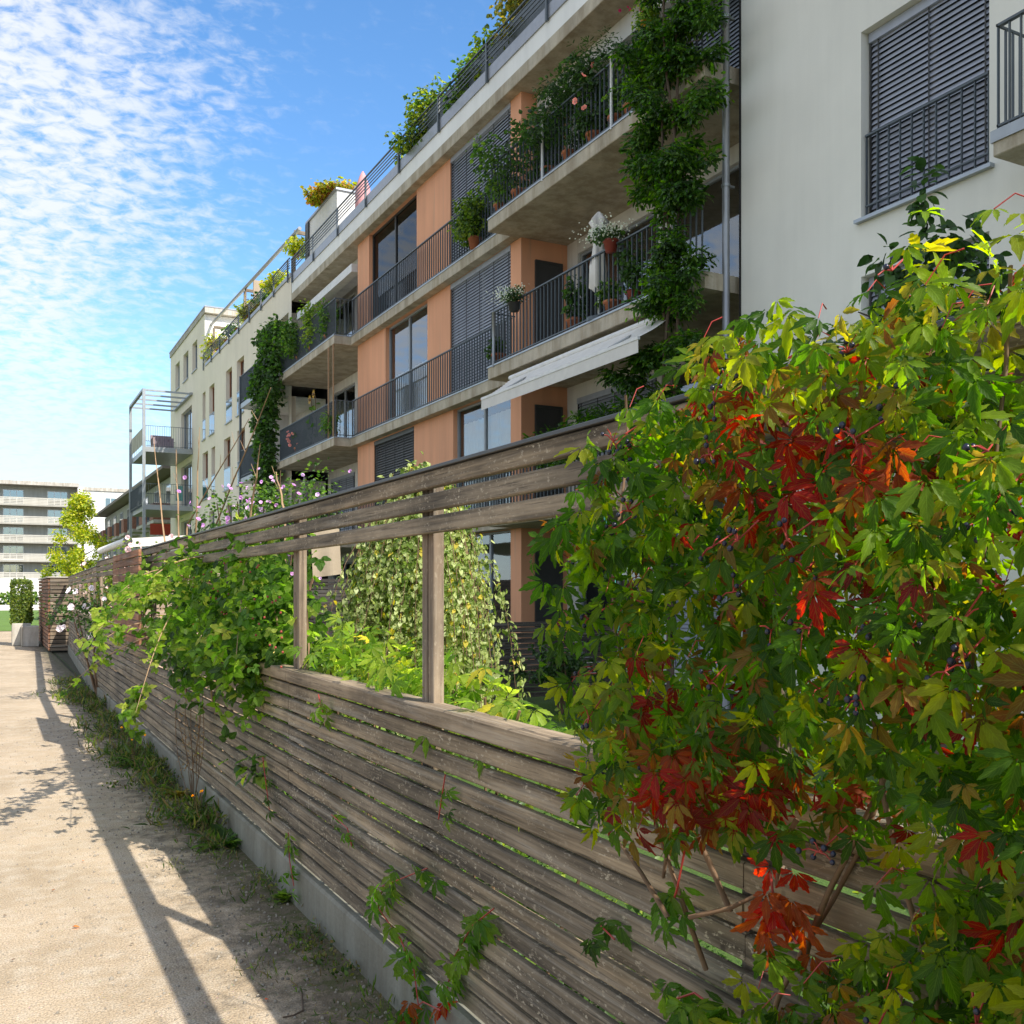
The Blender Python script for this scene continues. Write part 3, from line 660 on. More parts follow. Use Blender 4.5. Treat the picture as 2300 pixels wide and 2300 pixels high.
for h, k in zip(hs, spec):
    cur = k.pop('cur', None)
    window(CB, CX+.16, *h, mull=1 if h[1]-h[0] > 1.6 else 0, sill=True, curtain=.1 if cur else None, **k)
m = MB()
for h in log: m.quad((10.3, h[1], h[2]), (10.3, h[0], h[2]), (10.3, h[0], h[3]), (10.3, h[1], h[3])); m.quad((9.25, h[1], h[2]), (9.25, h[1], h[3]), (10.3, h[1], h[3]), (10.3, h[1], h[2])); m.quad((9.25, h[0], h[3]), (10.3, h[0], h[3]), (10.3, h[1], h[3]), (9.25, h[1], h[3])); m.quad((9.25, h[1], h[2]), (10.3, h[1], h[2]), (10.3, h[0], h[2]), (9.25, h[0], h[2]))
m.build('loggia', 'bright_stucco', CB)
roof_rail(CB, CX-.06, CY0, PY, 12.12, 12.86, [CY0+.3+1.9*k for k in range(9)])
# balconies beside the ivy
for z in (8.80, 5.94):
    m = MB(); m.box(8.45, 8.995, 34.0, 38.5, z-.22, z-.04); s_ = m.build('balcony_slab', 'galvanised', CB)
    railing(CB, [(8.995, 38.45), (8.48, 38.45), ], z, sp_=.1); railing(CB, [(8.48, 34.05), (8.48, 38.45)], z, sp_=.085)
m = MB(); m.box(8.42, 8.50, 38.50, 38.58, 0, 9.83); m.build('balcony_post', 'rail_metal', CB)
# steel balcony tower
t = thing('balcony_tower', (7.8, 54, 0), 'galvanised steel balcony tower with open pergola frame standing against the cream block', 'balcony')
bx0, by0, by1 = 6.67, 51.8, 57.1
for (x, y) in ((bx0, by0), (bx0, by1)): m = MB(); m.box(x-.07, x+.07, y-.07, y+.07, 0, 11.6); m.build('post', 'galvanised', t)
m = MB(); m.box(bx0-.07, bx0+.07, by0+.07, by1-.07, 11.5, 11.62); m.box(8.85, 8.99, by0, by1, 11.5, 11.62)
m.build('frame_beam', 'galvanised', t)
for k in range(5): y = by0+(by1-by0)*k/4; m = MB(); m.box(bx0+.07, 8.85, y-.035, y+.035, 11.50, 11.58); m.build('rung', 'galvanised', t)
for z in (8.80, 5.94):
    m = MB(); m.box(bx0+.075, 8.99, by0-.03, by1+.03, z-.30, z-.05); m.build('deck', 'galvanised', t)
    railing(t, [(bx0+.1, by0), (8.95, by0)], z-.05, 1.05, .11); railing(t, [(bx0+.1, by1), (8.95, by1)], z-.05, 1.05, .11)
m = MB(); m.box(bx0+.05, bx0+.06, by0+.1, by1-.1, 8.95, 9.8); m.build('glass_guard', 'concrete_pale', t)
railing(t, [(bx0, by0+.1), (bx0, by1-.1)], 5.9, 1.05, .11)
# things on the tower balconies
m = MB(); m.box(7.2, 8.2, 52.6, 53.4, 8.78, 9.15); m.box(7.2, 8.2, 53.3, 53.5, 9.15, 9.55); m.box(7.2, 7.35, 52.6, 53.3, 9.15, 9.35); m.box(8.05, 8.2, 52.6, 53.3, 9.15, 9.35)
tag(m.build('garden_sofa', 'fabric_purple', base=(7.7, 53, 8.78)), 'dark cushioned sofa on the upper deck of the steel balcony tower', 'sofa')
m = MB(); m.box(8.2, 8.55, 52.0, 52.03, 6.15, 6.9); tag(m.build('towel', 'turquoise', base=(8.3, 52, 6.1)), 'turquoise towel hung over the lower railing of the balcony tower', 'towel')
# ---------- brick block further on
DB = thing('brick_building', (11, 80, 0), 'low block with brick panelled balconies and a long sloping eave behind the steel balcony tower', 'building')
m = MB(); m.box(9.7, 19, 61, 103, 0, 8.6); m.build('wall', 'far_wall', DB)
m = MB(); v = [(8.8, 60.5, 8.75), (8.8, 103.5, 8.75), (8.8, 60.5, 8.95), (8.8, 103.5, 8.95), (14, 60.5, 10.6), (14, 103.5, 10.6), (20, 60.5, 8.8), (20, 103.5, 8.8)]
m.quad(v[1], v[0], v[2], v[3]); m.quad(v[2], v[4], v[5], v[3]); m.quad(v[4], v[6], v[7], v[5]); m.quad(v[0], v[1], v[7], v[6]); m.quad(v[0], v[6], v[4], v[2]); m.quad(v[1], v[3], v[5], v[7]); m.build('roof', 'roof_tile', DB)
for k in range(8):
    y = 62.5+5*k
    for z in (3.0, 5.9):
        m = MB(); m.box(8.6, 9.698, y, y+3.0, z-.2, z); s_ = m.build('balcony_slab', 'concrete_pale', DB); m = MB(); m.box(8.58, 8.64, y, y+1.6, z, z+1.0); m.box(8.64, 9.69, y, y+.06, z, z+1.0); m.build('brick_panel', 'brick_panel', s_)
        railing(s_, [(8.61, y+1.65), (8.61, y+2.98)], z, 1.0, .13)
    for z in (.3, 3.1, 6.0): m = MB(); m.box(9.66, 9.70, y+.4, y+2.4, z+.05, z+2.2); m.build('window', 'frame_grey', DB); m = MB(); m.quad((9.655, y+2.3, z+.12), (9.655, y+.5, z+.12), (9.655, y+.5, z+2.1), (9.655, y+2.3, z+2.1)); m.build('pane', 'blue_glass', DB.children[-1])
m = MB(); m.box(8.2, 9.6, 61.0, 61.06, 4.9, 5.55); tag(m.build('awning_cloth', 'red_blind', base=(8.9, 61, 4.9)), 'red awning cloth on the end balcony of the brick block', 'awning')
# ---------- far frontal building
FBD = thing('far_building', (-10, 174, 0), 'long five storey grey building with banded balconies facing us across the far lawn', 'building')
FY = 174.0
m = MB(); m.box(-48, 12.2, FY, FY+12, 0, 18.2); m.build('wall', 'far_wall', FBD)
m = MB(); m.box(-48.3, 12.4, FY-2.0, FY+12.2, 18.2, 18.8); m.build('roof_edge', 'concrete_pale', FBD)
m = MB(); m.box(12.2, 12.9, FY-1.9, FY+1, 0, 18.2); m.build('end_wall', 'bright_stucco', FBD)
for k in range(6):
    z = 15.2-2.92*k
    if z < .3: break
    m = MB(); m.box(-48, 12.19, FY-1.8, FY-.01, z-.25, z)
    for q in range(5): m.box(-48, 12.19, FY-1.85-.012*q, FY-1.8, z-.1+.24*q, z+.08+.24*q)
    m.build('balcony', 'far_band', FBD)
    for j in range(9):
        x = 9.2-6.3*j; m = MB(); m.box(x-1.3, x+1.6, FY-.05, FY-.002, z+.1, z+2.3); w = m.build('window', 'white_paint', FBD); m = MB()
        for q in range(3): m.box(x-1.2+.95*q, x-.35+.95*q, FY-.07, FY-.052, z+.2, z+2.2)
        m.build('pane', 'blue_glass', w)
FB2 = thing('far_white_building', (20, 176, 0), 'white building end with small windows beside the banded far building', 'building')
m = MB(); m.box(13, 36, FY+.3, FY+14, 0, 17.9); m.build('wall', 'bright_stucco', FB2)
m = MB(); m.box(12.9, 36.2, FY+.1, FY+14.2, 17.9, 18.45); m.build('roof_edge', 'concrete_pale', FB2)
for k in range(5):
    for j in range(4):
        z = 15.3-2.92*k; x = 16.4+3.9*j; m = MB(); m.box(x, x+1.8, FY+.25, FY+.298, z, z+1.6); w = m.build('window', 'white_paint', FB2); m = MB(); m.box(x+.1, x+.85, FY+.23, FY+.248, z+.1, z+1.5); m.box(x+.95, x+1.7, FY+.23, FY+.248, z+.1, z+1.5); m.build('pane', 'blue_glass', w)
for (x, z, lab) in ((-3.3, 16.4, 'white satellite dish on the top balcony of the far building'),):
    m = MB(); m.lathe((0, 0, 0), [(.01, 0), (.35, .05), (.6, .2)], 14); o = m.build('satellite_dish', 'white_paint', smooth=True); o.location = (x, FY-2.1, z); o.rotation_euler = (R(80), 0, 0); o.name = 'satellite_dish'; tag(o, lab, 'satellite dish')
# white low wall, hedges, planter
m = MB(); m.box(-40, 8.0, 112, 112.6, 0, 2.9); t = m.build('low_white_building', 'white_paint', base=(-10, 112, 0)); tag(t, 'long low white wall standing behind the clipped hedge', 'wall')
m = MB(); m.box(-40, 5, 93.2, 93.6, 0, .45); tag(m.build('kerb_wall', 'white_paint', base=(-10, 93, 0)), 'knee high white wall along the far side of the lawn', 'wall')
fb = FB(); n = 2600; P = np.c_[rng.uniform(-14, 4.4, n), rng.uniform(94, 95.2, n), rng.uniform(.1, 1.45, n)]; fb.add('dia', P, rnd(n), rnd(n)+np.array([0, -1, .8]), .3, pal(n, GREEN+LTGREEN)); tag(fb.build('clipped_hedge', 'leaf', base=(-5, 95, 0)), 'low clipped green hedge beyond the far lawn', 'hedge')
# hedge column in planter
px = lambda u, Y: Y*(sin(TH)+cos(TH)*(u-1150)/FPX)/(cos(TH)-sin(TH)*(u-1150)/FPX)
t = thing('stone_planter', (px(56, 32), 32, 0), 'pale stone block planter with stepped front beside the path', 'planter')
xa, xb = px(28, 32), px(86, 32)
m = MB(); m.board(px(28, 32), px(70, 32), 32.4, 33.5, 0, .66, 0, 1, 0, .02); m.build('block', 'concrete_pale', t); m = MB(); m.board(px(48, 32), xb, 31.7, 32.38, 0, .60, 0, 1, 0, .02); m.build('seat_block', 'concrete_pale', t)
fb = FB(); n = 3600; xA, xB = px(28, 32.8), px(69, 32.8)
P = np.c_[rng.uniform(xA, xB, n), rng.uniform(32.5, 33.3, n), .66+rng.uniform(0, 1, n)*1.22]
ax = rng.integers(0, 3, n); P[ax == 0, 1] = 32.5+rng.normal(0, .02, (ax == 0).sum()); P[ax == 1, 0] = np.where(rng.random((ax == 1).sum()) < .5, xA, xB)+rng.normal(0, .02, (ax == 1).sum())
P[(ax == 2) & (P[:, 2] > 1.3), 2] = 1.88+rng.normal(0, .03, ((ax == 2) & (P[:, 2] > 1.3)).sum())
fb.add('dia', P, rnd(n), rnd(n, .6)+np.array([-.2, -1, .6]), rng.uniform(.045, .08, n), pal(n, [(.10, .15, .02), (.17, .21, .03), (.06, .10, .015)]))
tag(fb.build('box_hedge', 'leaf', base=((xA+xB)/2, 32.9, .66)), 'tall narrow clipped hedge growing from the pale stone planter', 'hedge')

# ================================================================== TREES AND SHRUBS
def limbs(c, top, spread, n, r0, mat='bark', parent=None, seg=6):
    m = MB(); m.tube(curve(c, (c[0]+.05, c[1], top), 6, 0, .03), [r0*(1-.6*i/6) for i in range(7)], 8)
    for i in range(n):
        a = rng.uniform(0, 2*pi); z = c[2]+(top-c[2])*rng.uniform(.35, .95); L_ = spread*rng.uniform(.6, 1)
        m.tube(curve((c[0], c[1], z), (c[0]+cos(a)*L_, c[1]+sin(a)*L_, z+L_*rng.uniform(.3, .9)), seg, 0, .05), [r0*.4*(1-.8*k/seg) for k in range(seg+1)], 5)
    return m.build('trunk', mat, parent, True)
# yellow-green tree far left
cx0, cy0 = px(182, 58), 58.0
t = thing('yellow_green_tree', (cx0, cy0, 0), 'bright yellow-green tree rising behind the end of the fence before the far building', 'tree')
limbs((cx0, cy0, 0), 5.0, 1.2, 14, .12, parent=t); fb = FB()
for i in range(46):
    z = rng.uniform(1.6, 6.6); w = 2.15*(1-(max(z-2.4, 0)/4.6)**.8)+.10; a = rng.uniform(0, 2*pi); r_ = w*rng.random()**.5
    clump(fb, (cx0+cos(a)*r_, cy0+sin(a)*r_, z), (.40, .40, .45), 210, .13, 'dia', YGREEN, shell=.1)
fb.build('crown', 'leaf', t)
# weeping tree
cx0, cy0 = 3.55, 8.45
t = thing('weeping_tree', (cx0, cy0, 0), 'small weeping tree with trailing pale green leaves behind the open gap of the fence', 'tree')
m = MB(); m.tube(curve((cx0, cy0, 0), (cx0, cy0, 2.35), 6, 0, .03), [.05, .05, .045, .045, .04, .035, .03], 8); fb = FB(); PP = []; TT = []
ca = rng.uniform(0, 2*pi, 34); cr = rng.uniform(.72, 1.15, 34)
for i in range(430):
    a = ca[i % 34]+rng.normal(0, .12); Rr = rng.uniform(.1, 1)**.5; top = 2.62-.42*Rr**2+rng.normal(0, .07); reach = .82*Rr*cr[i % 34]*rng.uniform(.85, 1.1)
    n = 26; pts = []
    for k in range(n):
        s_ = k/(n-1); r_ = reach*(1-math.exp(-4.5*s_))/(1-math.exp(-4.5))+.03*sin(s_*7+i); r_ += .35*s_*Rr*(1 if sin(a*2+1) > .2 else .5)
        z = top+.12*sin(min(1, s_*3.2)*pi)*(1-Rr*.3)-2.15*max(0, s_-.12)**1.1*rng.uniform(.96, 1.04); pts.append((cx0+cos(a)*r_*.95, cy0+sin(a)*r_*.95, max(z, .05)))
    if i % 3 == 0: m.tube(pts, .0035, 3, False)
    p = np.array(pts); d = np.gradient(p, axis=0)
    for q in range(2): PP.append(p+rnd(n, .025)); TT.append(unit(d)*.8+rnd(n, .55)+np.array([0, 0, -.5]))
P = np.vstack(PP); T = np.vstack(TT); n = len(P); out = P-np.array([cx0, cy0, 1.4]); out[:, 2] *= .3
fb.add('birch', P, T, unit(out)+rnd(n, .6)+np.array([0, 0, .5]), rng.uniform(.04, .07, n), pal(n, [(.28, .33, .11), (.38, .42, .19), (.14, .20, .04), (.50, .40, .06), (.07, .11, .02)], [4, 4, 3, .6, 1.5]))
m.build('trunk', 'stem_brown', t, True); fb.build('crown', 'leaf', t)
# shaded tree in front of the white block
cx0, cy0 = 6.4, Yu(2110, 6.4)
t = thing('dark_leaved_tree', (cx0, cy0, 0), 'dark glossy leaved tree standing in shade before the white wall, above the creeper', 'tree')
limbs((cx0, cy0, 0), 3.6, .65, 16, .07, parent=t); fb = FB()
for i in range(40):
    a = rng.uniform(0, 2*pi); z = rng.uniform(2.2, 4.2); r_ = 1.15*math.sqrt(rng.random())*(1-max(0, z-3.0)/1.6); clump(fb, (cx0+cos(a)*r_, cy0+sin(a)*r_*1.1, z), (.26, .26, .2), 42, .13, 'oval', DKGREEN, shell=.1, droop=.6)
clump(fb, (6.4, Yu(2075, 6.4), 4.65), (.10, .10, .30), 45, .12, 'oval', DKGREEN, shell=.1); fb.build('crown', 'leaf', t)
# climber at the corner of the balconies
t = thing('wisteria', (8.35, 11.1, 0), 'tall climbing wisteria hanging down the balcony corner beside the drainpipe', 'climber')
m = MB(); fb = FB()
for q in range(3): m.tube([(8.32+.06*sin(k*.9+q*2), 11.15+.12*sin(k*.6+q*2.1), .0+k*.62) for k in range(21)], [.035-.0012*k for k in range(21)], 6)
WC = [(.032, .09, .009), (.055, .13, .012), (.02, .055, .007), (.085, .17, .016)]
z = 2.3
while z < 12.6:
    w_ = rng.uniform(.35, 1.15); yc = 11.1+rng.normal(0, .12)
    for q in range(int(5+10*w_)):
        s_ = rng.uniform(-1, 1); clump(fb, (8.33+rng.normal(0, .12), yc+s_*w_, z+rng.normal(0, .10)-.18*s_*s_), (.17, .22, .11), 40, .15, 'pin', WC, shell=.1, droop=.7)
        if q < 2: m.tube([(8.33, 11.12, z-.1), (8.31, yc+s_*w_*.5, z+.12), (8.3, yc+s_*w_, z)], [.014, .009, .004], 5)
    z += rng.uniform(.45, .85)
for i in range(26):
    s_ = rng.random(); clump(fb, (8.2+rng.normal(0, .1), 11.6+s_*3.3, 4.25-.45*s_+rng.normal(0, .16)), (.16, .24, .14), 34, .14, 'pin', WC, shell=.1, droop=.5)
for i in range(7): clump(fb, (8.35, rng.uniform(10.2, 10.45), rng.uniform(4, 12)), (.12, .16, .10), 20, .14, 'pin', WC, shell=.1)
m.build('stem', 'bark', t, True); fb.build('foliage', 'leaf', t)
# ivy on the junction with the cream block
t = thing('ivy_curtain', (8.4, 35, 0), 'dense dark ivy curtain hanging between the cream block and the orange block balconies', 'climber')
fb = FB()
for i in range(120):
    z = rng.uniform(2.0, 10.6); y = 34.2+rng.normal(0, .55)+(.9 if z > 8.3 else 0)*rng.uniform(-1.6, 1.0)
    clump(fb, (8.38+rng.normal(0, .08), y, z), (.22, .5, .34), 85, .16, 'dia', DKGREEN+[(.06, .13, .02)], shell=.1)
for i in range(20): clump(fb, (8.45, rng.uniform(31, 34.5), 9.9+rng.normal(0, .3)), (.22, .4, .28), 70, .15, 'dia', GREEN, shell=.1)
m = MB(); m.tube([(8.45, 34.3+.1*sin(k), .5*k) for k in range(20)], .05, 6); m.build('stem', 'bark', t, True); fb.build('foliage', 'leaf', t)

# ================================================================== POTS, BALCONY PLANTS
def potted(x, y, z, h, w, label, cols=DKGREEN, n=260, leaf=.09, tpl='dia', pot='terracotta', potr=.14, group=None, flowers=None, hang=0, cat='potted plant', poth=.24):
    if label.find('roof') >= 0: n = int(n*1.6)
    t = thing('potted_plant', (x, y, z), label, cat, group)
    m = MB(); r = potr; m.lathe((x, y, z), [(r*.7, 0), (r*.95, poth*.8), (r*1.06, poth*.82), (r*1.06, poth), (r*.9, poth), (r*.85, poth*.85), (.005, poth*.84)], 14); m.build('pot', pot, t, True)
    fb = FB(); k = max(2, int(h/.3)); n = int(n*2.2)
    for i in range(k): clump(fb, (x+rng.normal(0, w*.18), y+rng.normal(0, w*.25), z+poth+h*(i+.6)/k), (w*.45, w*.6, h/k*.75), n//k, leaf, tpl, cols, shell=.1, hang=hang)
    fb.build('foliage', 'leaf', t)
    if flowers:
        fb = FB(); nf = flowers[1]; P = np.array([x, y, z+poth+h*.6])+rnd(nf)*np.array([w*.4, w*.5, h*.3]); P[:, 0] -= .1; fb.add('flower', P, rnd(nf), rnd(nf, .4)+np.array([-1, -.5, .6]), flowers[2], pal(nf, [flowers[0]])); fb.build('flowers', 'petal', t)
    return t
B = 8.68
def by(u, X=B): return Yu(u, X)
z3, z2, z1_ = LV[3]-.005, LV[2]-.005, LV[1]-.005
potted(B, by(1125), z3, 1.05, .75, 'leafy bush in a terracotta pot at the left corner of the top balcony', GREEN)
potted(B, by(1165), z3, 1.15, .8, 'dark ivy covered pot standing right of the corner bush on the top balcony', DKGREEN)
potted(B, by(1232), z3, 1.45, .95, 'tall dark bush behind the first white pole on the top balcony', DKGREEN, 520)
potted(B, by(1280), z3, 1.5, .95, 'feathery dark shrub in the middle of the top balcony', DKGREEN, 480, tpl='pin')
potted(B, by(1335), z3, 1.25, .7, 'rose bush with pink blooms beside the second white pole on the top balcony', DKGREEN, 420, flowers=((.75, .34, .28), 6, .11))
potted(B, by(1385), z3, .35, .4, 'low terracotta pot right of the second white pole on the top balcony', GREEN, 90)
potted(B, by(1420), z3, .3, .4, 'low terracotta pot below the trailing rail plant on the top balcony', GREEN, 90)
potted(B, by(1460), z3, .8, .5, 'shrub half hidden by the wisteria on the top balcony', GREEN, 240)
potted(8.50, by(1455, 8.5), z3+.95, .22, .4, 'trailing yellow-green plant in an orange pot hung on the top balcony rail', LTGREEN, 420, .05, hang=.9, pot='orange_petal', potr=.11, poth=.18, flowers=((.45, .05, .12), 9, .05))
potted(9.0, Yu(1066, 9.0), z3, .75, .8, 'round yellow-green bush on the narrow ledge before the top blind', [(.10, .17, .02), (.16, .22, .03), (.04, .08, .012)], 700)
potted(B, by(1120), z2, .25, .3, 'small pot on the left end of the middle balcony floor', DKGREEN, 80)
potted(B, by(1290), z2, .55, .35, 'dark round plant low behind the middle balcony bars', DKGREEN, 200)
potted(B, by(1375), z2, .3, .35, 'terracotta pot right of the folded parasol on the middle balcony', GREEN, 90)
potted(B, by(1425), z2, .7, .4, 'green shrub in a red pot near the wisteria on the middle balcony', DKGREEN, 200, pot='pot_red')
potted(B, 28.0, z3, .9, .7, 'light leafy shrub on the left top balcony beside the orange pier', GREEN, 260)
potted(B, 29.6, z3, 1.25, .8, 'tall yellowish shrub in the middle of the left top balcony', LTGREEN, 280, .11)
potted(B, 31.0, z3, .8, .8, 'low shrub at the far end of the left top balcony', GREEN, 200)
potted(B, 27.6, z2, .5, .5, 'green plant with a large orange leaf in a terracotta pot on the left middle balcony', GREEN, 160, .14, 'strap')
potted(B, 31.2, z2, .5, .5, 'plant with pink flowers on the rail of the left middle balcony', GREEN, 120, flowers=((.62, .28, .25), 12, .12))
potted(B, 28.5, z1_, .9, 1.1, 'large green shrub on the lower left balcony beside the orange pier', [(.07, .14, .02), (.12, .20, .025)], 700)
potted(8.5, Yu(1155, 8.5), z2+.80, .22, .42, 'planter of small white flowers hooked on the left of the middle balcony rail', DKGREEN, 220, .05, pot='frame_dark', poth=.16, potr=.12, flowers=((.62, .64, .55), 260, .028), cat='flower box')
potted(8.5, Yu(1372, 8.5), z2+.92, .22, .42, 'planter of small white flowers in a red pot beside the folded parasol', DKGREEN, 200, .05, pot='pot_red', poth=.18, potr=.12, flowers=((.62, .64, .55), 260, .028), cat='flower box')
# orange leaf, sunflowers
t = thing('sunflower', (B, 29.7, z2), 'pair of tall yellow sunflowers on the left middle balcony', 'flower'); m = MB()
for q, yq in enumerate((29.15, 29.55)): m.tube([(B, yq, z2), (B-.02, yq+.05, z2+.9), (B-.06, yq, z2+1.55-.1*q)], .012, 5)
m.build('stem', 'stem_brown', t); fb = FB(); P = np.array([(B-.05, yq, z2+.4+.15*k) for yq in (29.15, 29.55) for k in range(7)]); fb.add('birch', P, rnd(14)+np.array([0, 0, -.3]), rnd(14)+np.array([0, 0, 1]), .2, pal(14, GREEN)); fb.build('foliage', 'leaf', t)
for q, yq in enumerate((29.15, 29.55)):
    m = MB(); c = (B-.1, yq, z2+1.58-.1*q)
    for k in range(12):
        a = 2*pi*k/12; m.quad((c[0], c[1]+.05*cos(a-.2), c[2]+.05*sin(a-.2)), (c[0], c[1]+.05*cos(a+.2), c[2]+.05*sin(a+.2)), (c[0]-.02, c[1]+.14*cos(a+.1), c[2]+.14*sin(a+.1)), (c[0]-.02, c[1]+.14*cos(a-.1), c[2]+.14*sin(a-.1)))
    f_ = m.build('petals', 'yellow_flower', t); m = MB(); m.blob((c[0]-.01, c[1], c[2]), .05, 8); m.build('seed_disc', 'stem_brown', f_)
# folded parasol on middle balcony
yp = Yu(1345, 8.66); t = thing('folded_parasol', (8.66, yp, z2), 'white folded parasol standing behind the middle balcony rail', 'parasol')
m = MB(); m.cyl((8.66, yp, z2), (8.66, yp, z2+1.77), .018); m.build('pole', 'white_paint', t); m = MB(); base = len(m.v); prof = [(.03, .45), (.13, .55), (.12, .9), (.09, 1.1), (.075, 1.3), (.13, 1.42), (.09, 1.52), (.14, 1.62), (.03, 1.76)]
nn = 20
for r, z in prof:
    for k in range(nn): a = 2*pi*k/nn; rr = r*(1+.28*sin(a*5+z*2)); m.v.append((8.66+rr*cos(a), yp+rr*sin(a), z2+z))
for i in range(len(prof)-1):
    for k in range(nn): x = i*nn+k; y = i*nn+(k+1) % nn; m.f.append((x, y, y+nn, x+nn))
m.build('canopy', 'fabric_white', t, True); m = MB(); m.lathe((8.66, yp, z2), [(.2, 0), (.2, .06), (.03, .08)], 14); m.build('base', 'rail_metal', t)
for i, (u_, s_) in enumerate(((1218, 'left'), (1373, 'right'))):
    t = MB(); y = Yu(u_, 8.5); t.cyl((8.50, y, z3-.05), (8.50, y, z3+1.14), .024, n=10); tag(t.build('white_pole', 'white_paint', base=(8.5, y, z3), smooth=True), 'slim white pole clipped to the top balcony rail, '+('between the two dark left bushes' if i == 0 else 'beside the rose bush'), 'pole')
y = Yu(1109, 8.5); m = MB(); m.cyl((8.5, y, z2-.05), (8.5, y, z2+1.0), .03, n=10); tag(m.build('corner_pole', 'galvanised', base=(8.5, y, z2), smooth=True), 'pale metal pole at the left corner of the middle balcony', 'pole')
# bamboo ropes
t = MB()
for (x, y) in ((8.52, 27.05), (8.52, 27.9), (8.75, 26.75), (8.9, 26.8)): pass
for i, yq in enumerate((27.0, 27.45)):
    m = MB(); m.cyl((8.50, yq, z2+.0), (8.50, yq, 8.53), .022, n=6); tag(m.build('bamboo_pole', 'cane_tan', base=(8.5, yq, z2)), 'thin bamboo pole on the left middle balcony, '+('nearer the orange pier' if i == 0 else 'further from the orange pier'), 'pole')
m = MB(); m.cyl((8.6, 30.2, z1_), (8.6, 30.2, z1_+2.0), .02); t = thing('garden_parasol', (8.6, 30.2, z1_), 'closed mauve parasol on the lower left balcony', 'parasol'); m.build('pole', 'white_paint', t)
m = MB(); m.lathe((8.6, 30.2, z1_), [(.10, .25), (.16, .7), (.13, 1.5), (.04, 2.05)], 10); m.build('canopy', 'fabric_purple', t, True)
# awning
t = thing('awning', (8.45, 13.5, 5.5), 'white half extended awning under the middle balcony', 'awning')
m = MB(); n = 12
for k in range(n):
    s0, s1 = k/n, (k+1)/n; f_ = lambda s_: (8.46-.62*s_, 5.50-.42*s_-.03*sin(pi*s_))
    (xa, za), (xb, zb) = f_(s0), f_(s1); m.quad((xa, 16.2, za), (xb, 16.1, zb), (xb, 11.2, zb), (xa, 11.2, za))
m.build('cloth', 'fabric_white', t, True)
m = MB(); m.box(7.81, 7.85, 11.2, 16.1, 5.04, 5.085); m.cyl((8.47, 11.2, 5.52), (8.47, 16.2, 5.52), .05, n=10); m.build('roller_bar', 'white_paint', t)
m = MB(); m.quad((7.82, 16.1, 4.86), (7.82, 11.2, 4.86), (7.82, 11.2, 5.045), (7.82, 16.1, 5.045)); m.build('valance', 'fabric_white', t)
for y in (12.2, 15.4): m = MB(); m.tube([(8.45, y, 5.42), (8.1, y-.35, 5.25), (7.84, y, 5.06)], .018, 6); m.build('arm', 'galvanised', t)

# ================================================================== ROOF TERRACE THINGS
ZR = 12.27
def roofplant(u, v, X, h, w, cols, label, n=300, leaf=.12, tpl='dia'):
    y = Yu(u, X); potted(X, y, ZR-.25, h, w, label, cols, n, leaf, tpl, potr=.2, poth=.28)
roofplant(990, 0, 9.55, 1.15, 1.5, [(.10, .16, .02), (.05, .10, .015), (.22, .26, .03)], 'green bush standing on the roof terrace furthest left of the roof bushes', 700)
roofplant(1075, 0, 9.55, 1.25, 1.2, GREEN+[(.13, .21, .03)], 'bright green bush behind the roof railing with dry sprigs', 700)
roofplant(1105, 0, 9.55, 1.0, 1.3, [(.15, .19, .02), (.08, .13, .015)], 'yellowish bush next to the bright green roof bush', 400)
roofplant(1190, 0, 9.6, 1.6, 1.3, [(.12, .12, .02), (.08, .10, .02), (.2, .16, .03)], 'brownish green bush at the top edge of the roof', 600)
for k, u_ in enumerate((480, 500, 520, 545, 572, 600, 628)):
    cols = [YGREEN, [(.12, .14, .03), (.2, .16, .05)], GREEN][k % 3]
    names = ['yellow bush at the penthouse corner', 'low ochre plant second from the penthouse', 'green box plant third from the penthouse', 'tall yellow grass before the pergola screen', 'brown shrub beside the pergola screen', 'green creeper right of the pergola screen', 'low green planter nearest the orange block']
    y = Yu(u_, 9.35); potted(9.35, y, 12.36, .5+.55*(k in (0, 3)), 1.1, names[k]+' on the cream block terrace', cols, 260, .14, potr=.3, poth=.25)
# white stair head with plants, pergola beams
t = thing('roof_stair_head', (10.5, 29, 12.2), 'white box shaped stair head on the roof of the orange block', 'roof structure')
ya, yb = Yu(757, 9.5), Yu(690, 9.5); m = MB(); m.box(9.5, 11.5, ya, yb, 12.2, 14.05); m.build('wall', 'bright_stucco', t); m = MB(); m.box(9.45, 11.55, ya-.05, yb+.05, 14.05, 14.12); m.build('lid', 'pipe', t); m = MB(); m.box(9.44, 9.495, yb-.3, yb+.05, 12.2, 14.04); m.build('downpipe', 'frame_dark', t)
potted(9.75, ya+.9, 14.12, .16, 1.5, 'long mass of orange-yellow plants on top of the white stair head', [(.34, .28, .03), (.26, .28, .03), (.18, .22, .02), (.34, .17, .05)], 900, .14, potr=.3, poth=.15)
potted(9.3, yb+.6, 13.1, .4, .9, 'yellow trailing plant hanging at the left edge of the stair head', YGREEN, 260, .12, potr=.12, poth=.12)
t = thing('roof_pergola', (9.4, 38, 12.3), 'dark slanting pergola beam and posts on the roof terraces', 'pergola')
m = MB(); m.tube([(9.3, 49.5, 14.35), (9.3, yb+.2, 13.95)], .07, 6); m.build('beam', 'pipe', t)
for y in (34.0, 41.5, 48.0): m = MB(); m.box(9.25, 9.35, y-.05, y+.05, 12.3, 14.0); m.build('post', 'wood_z', t); m = MB(); m.box(9.3, 12.5, y-.04, y+.04, 14.0, 14.12); m.build('cross_beam', 'wood_x', t)
ysn = Yu(575, 9.5); m = MB(); m.box(9.4, 10.1, ysn, ysn+.08, 12.4, 14.2); t2 = m.build('reed_screen', 'fabric_beige', base=(9.7, ysn, 12.4)); tag(t2, 'beige reed screen upright on the cream block terrace', 'screen')
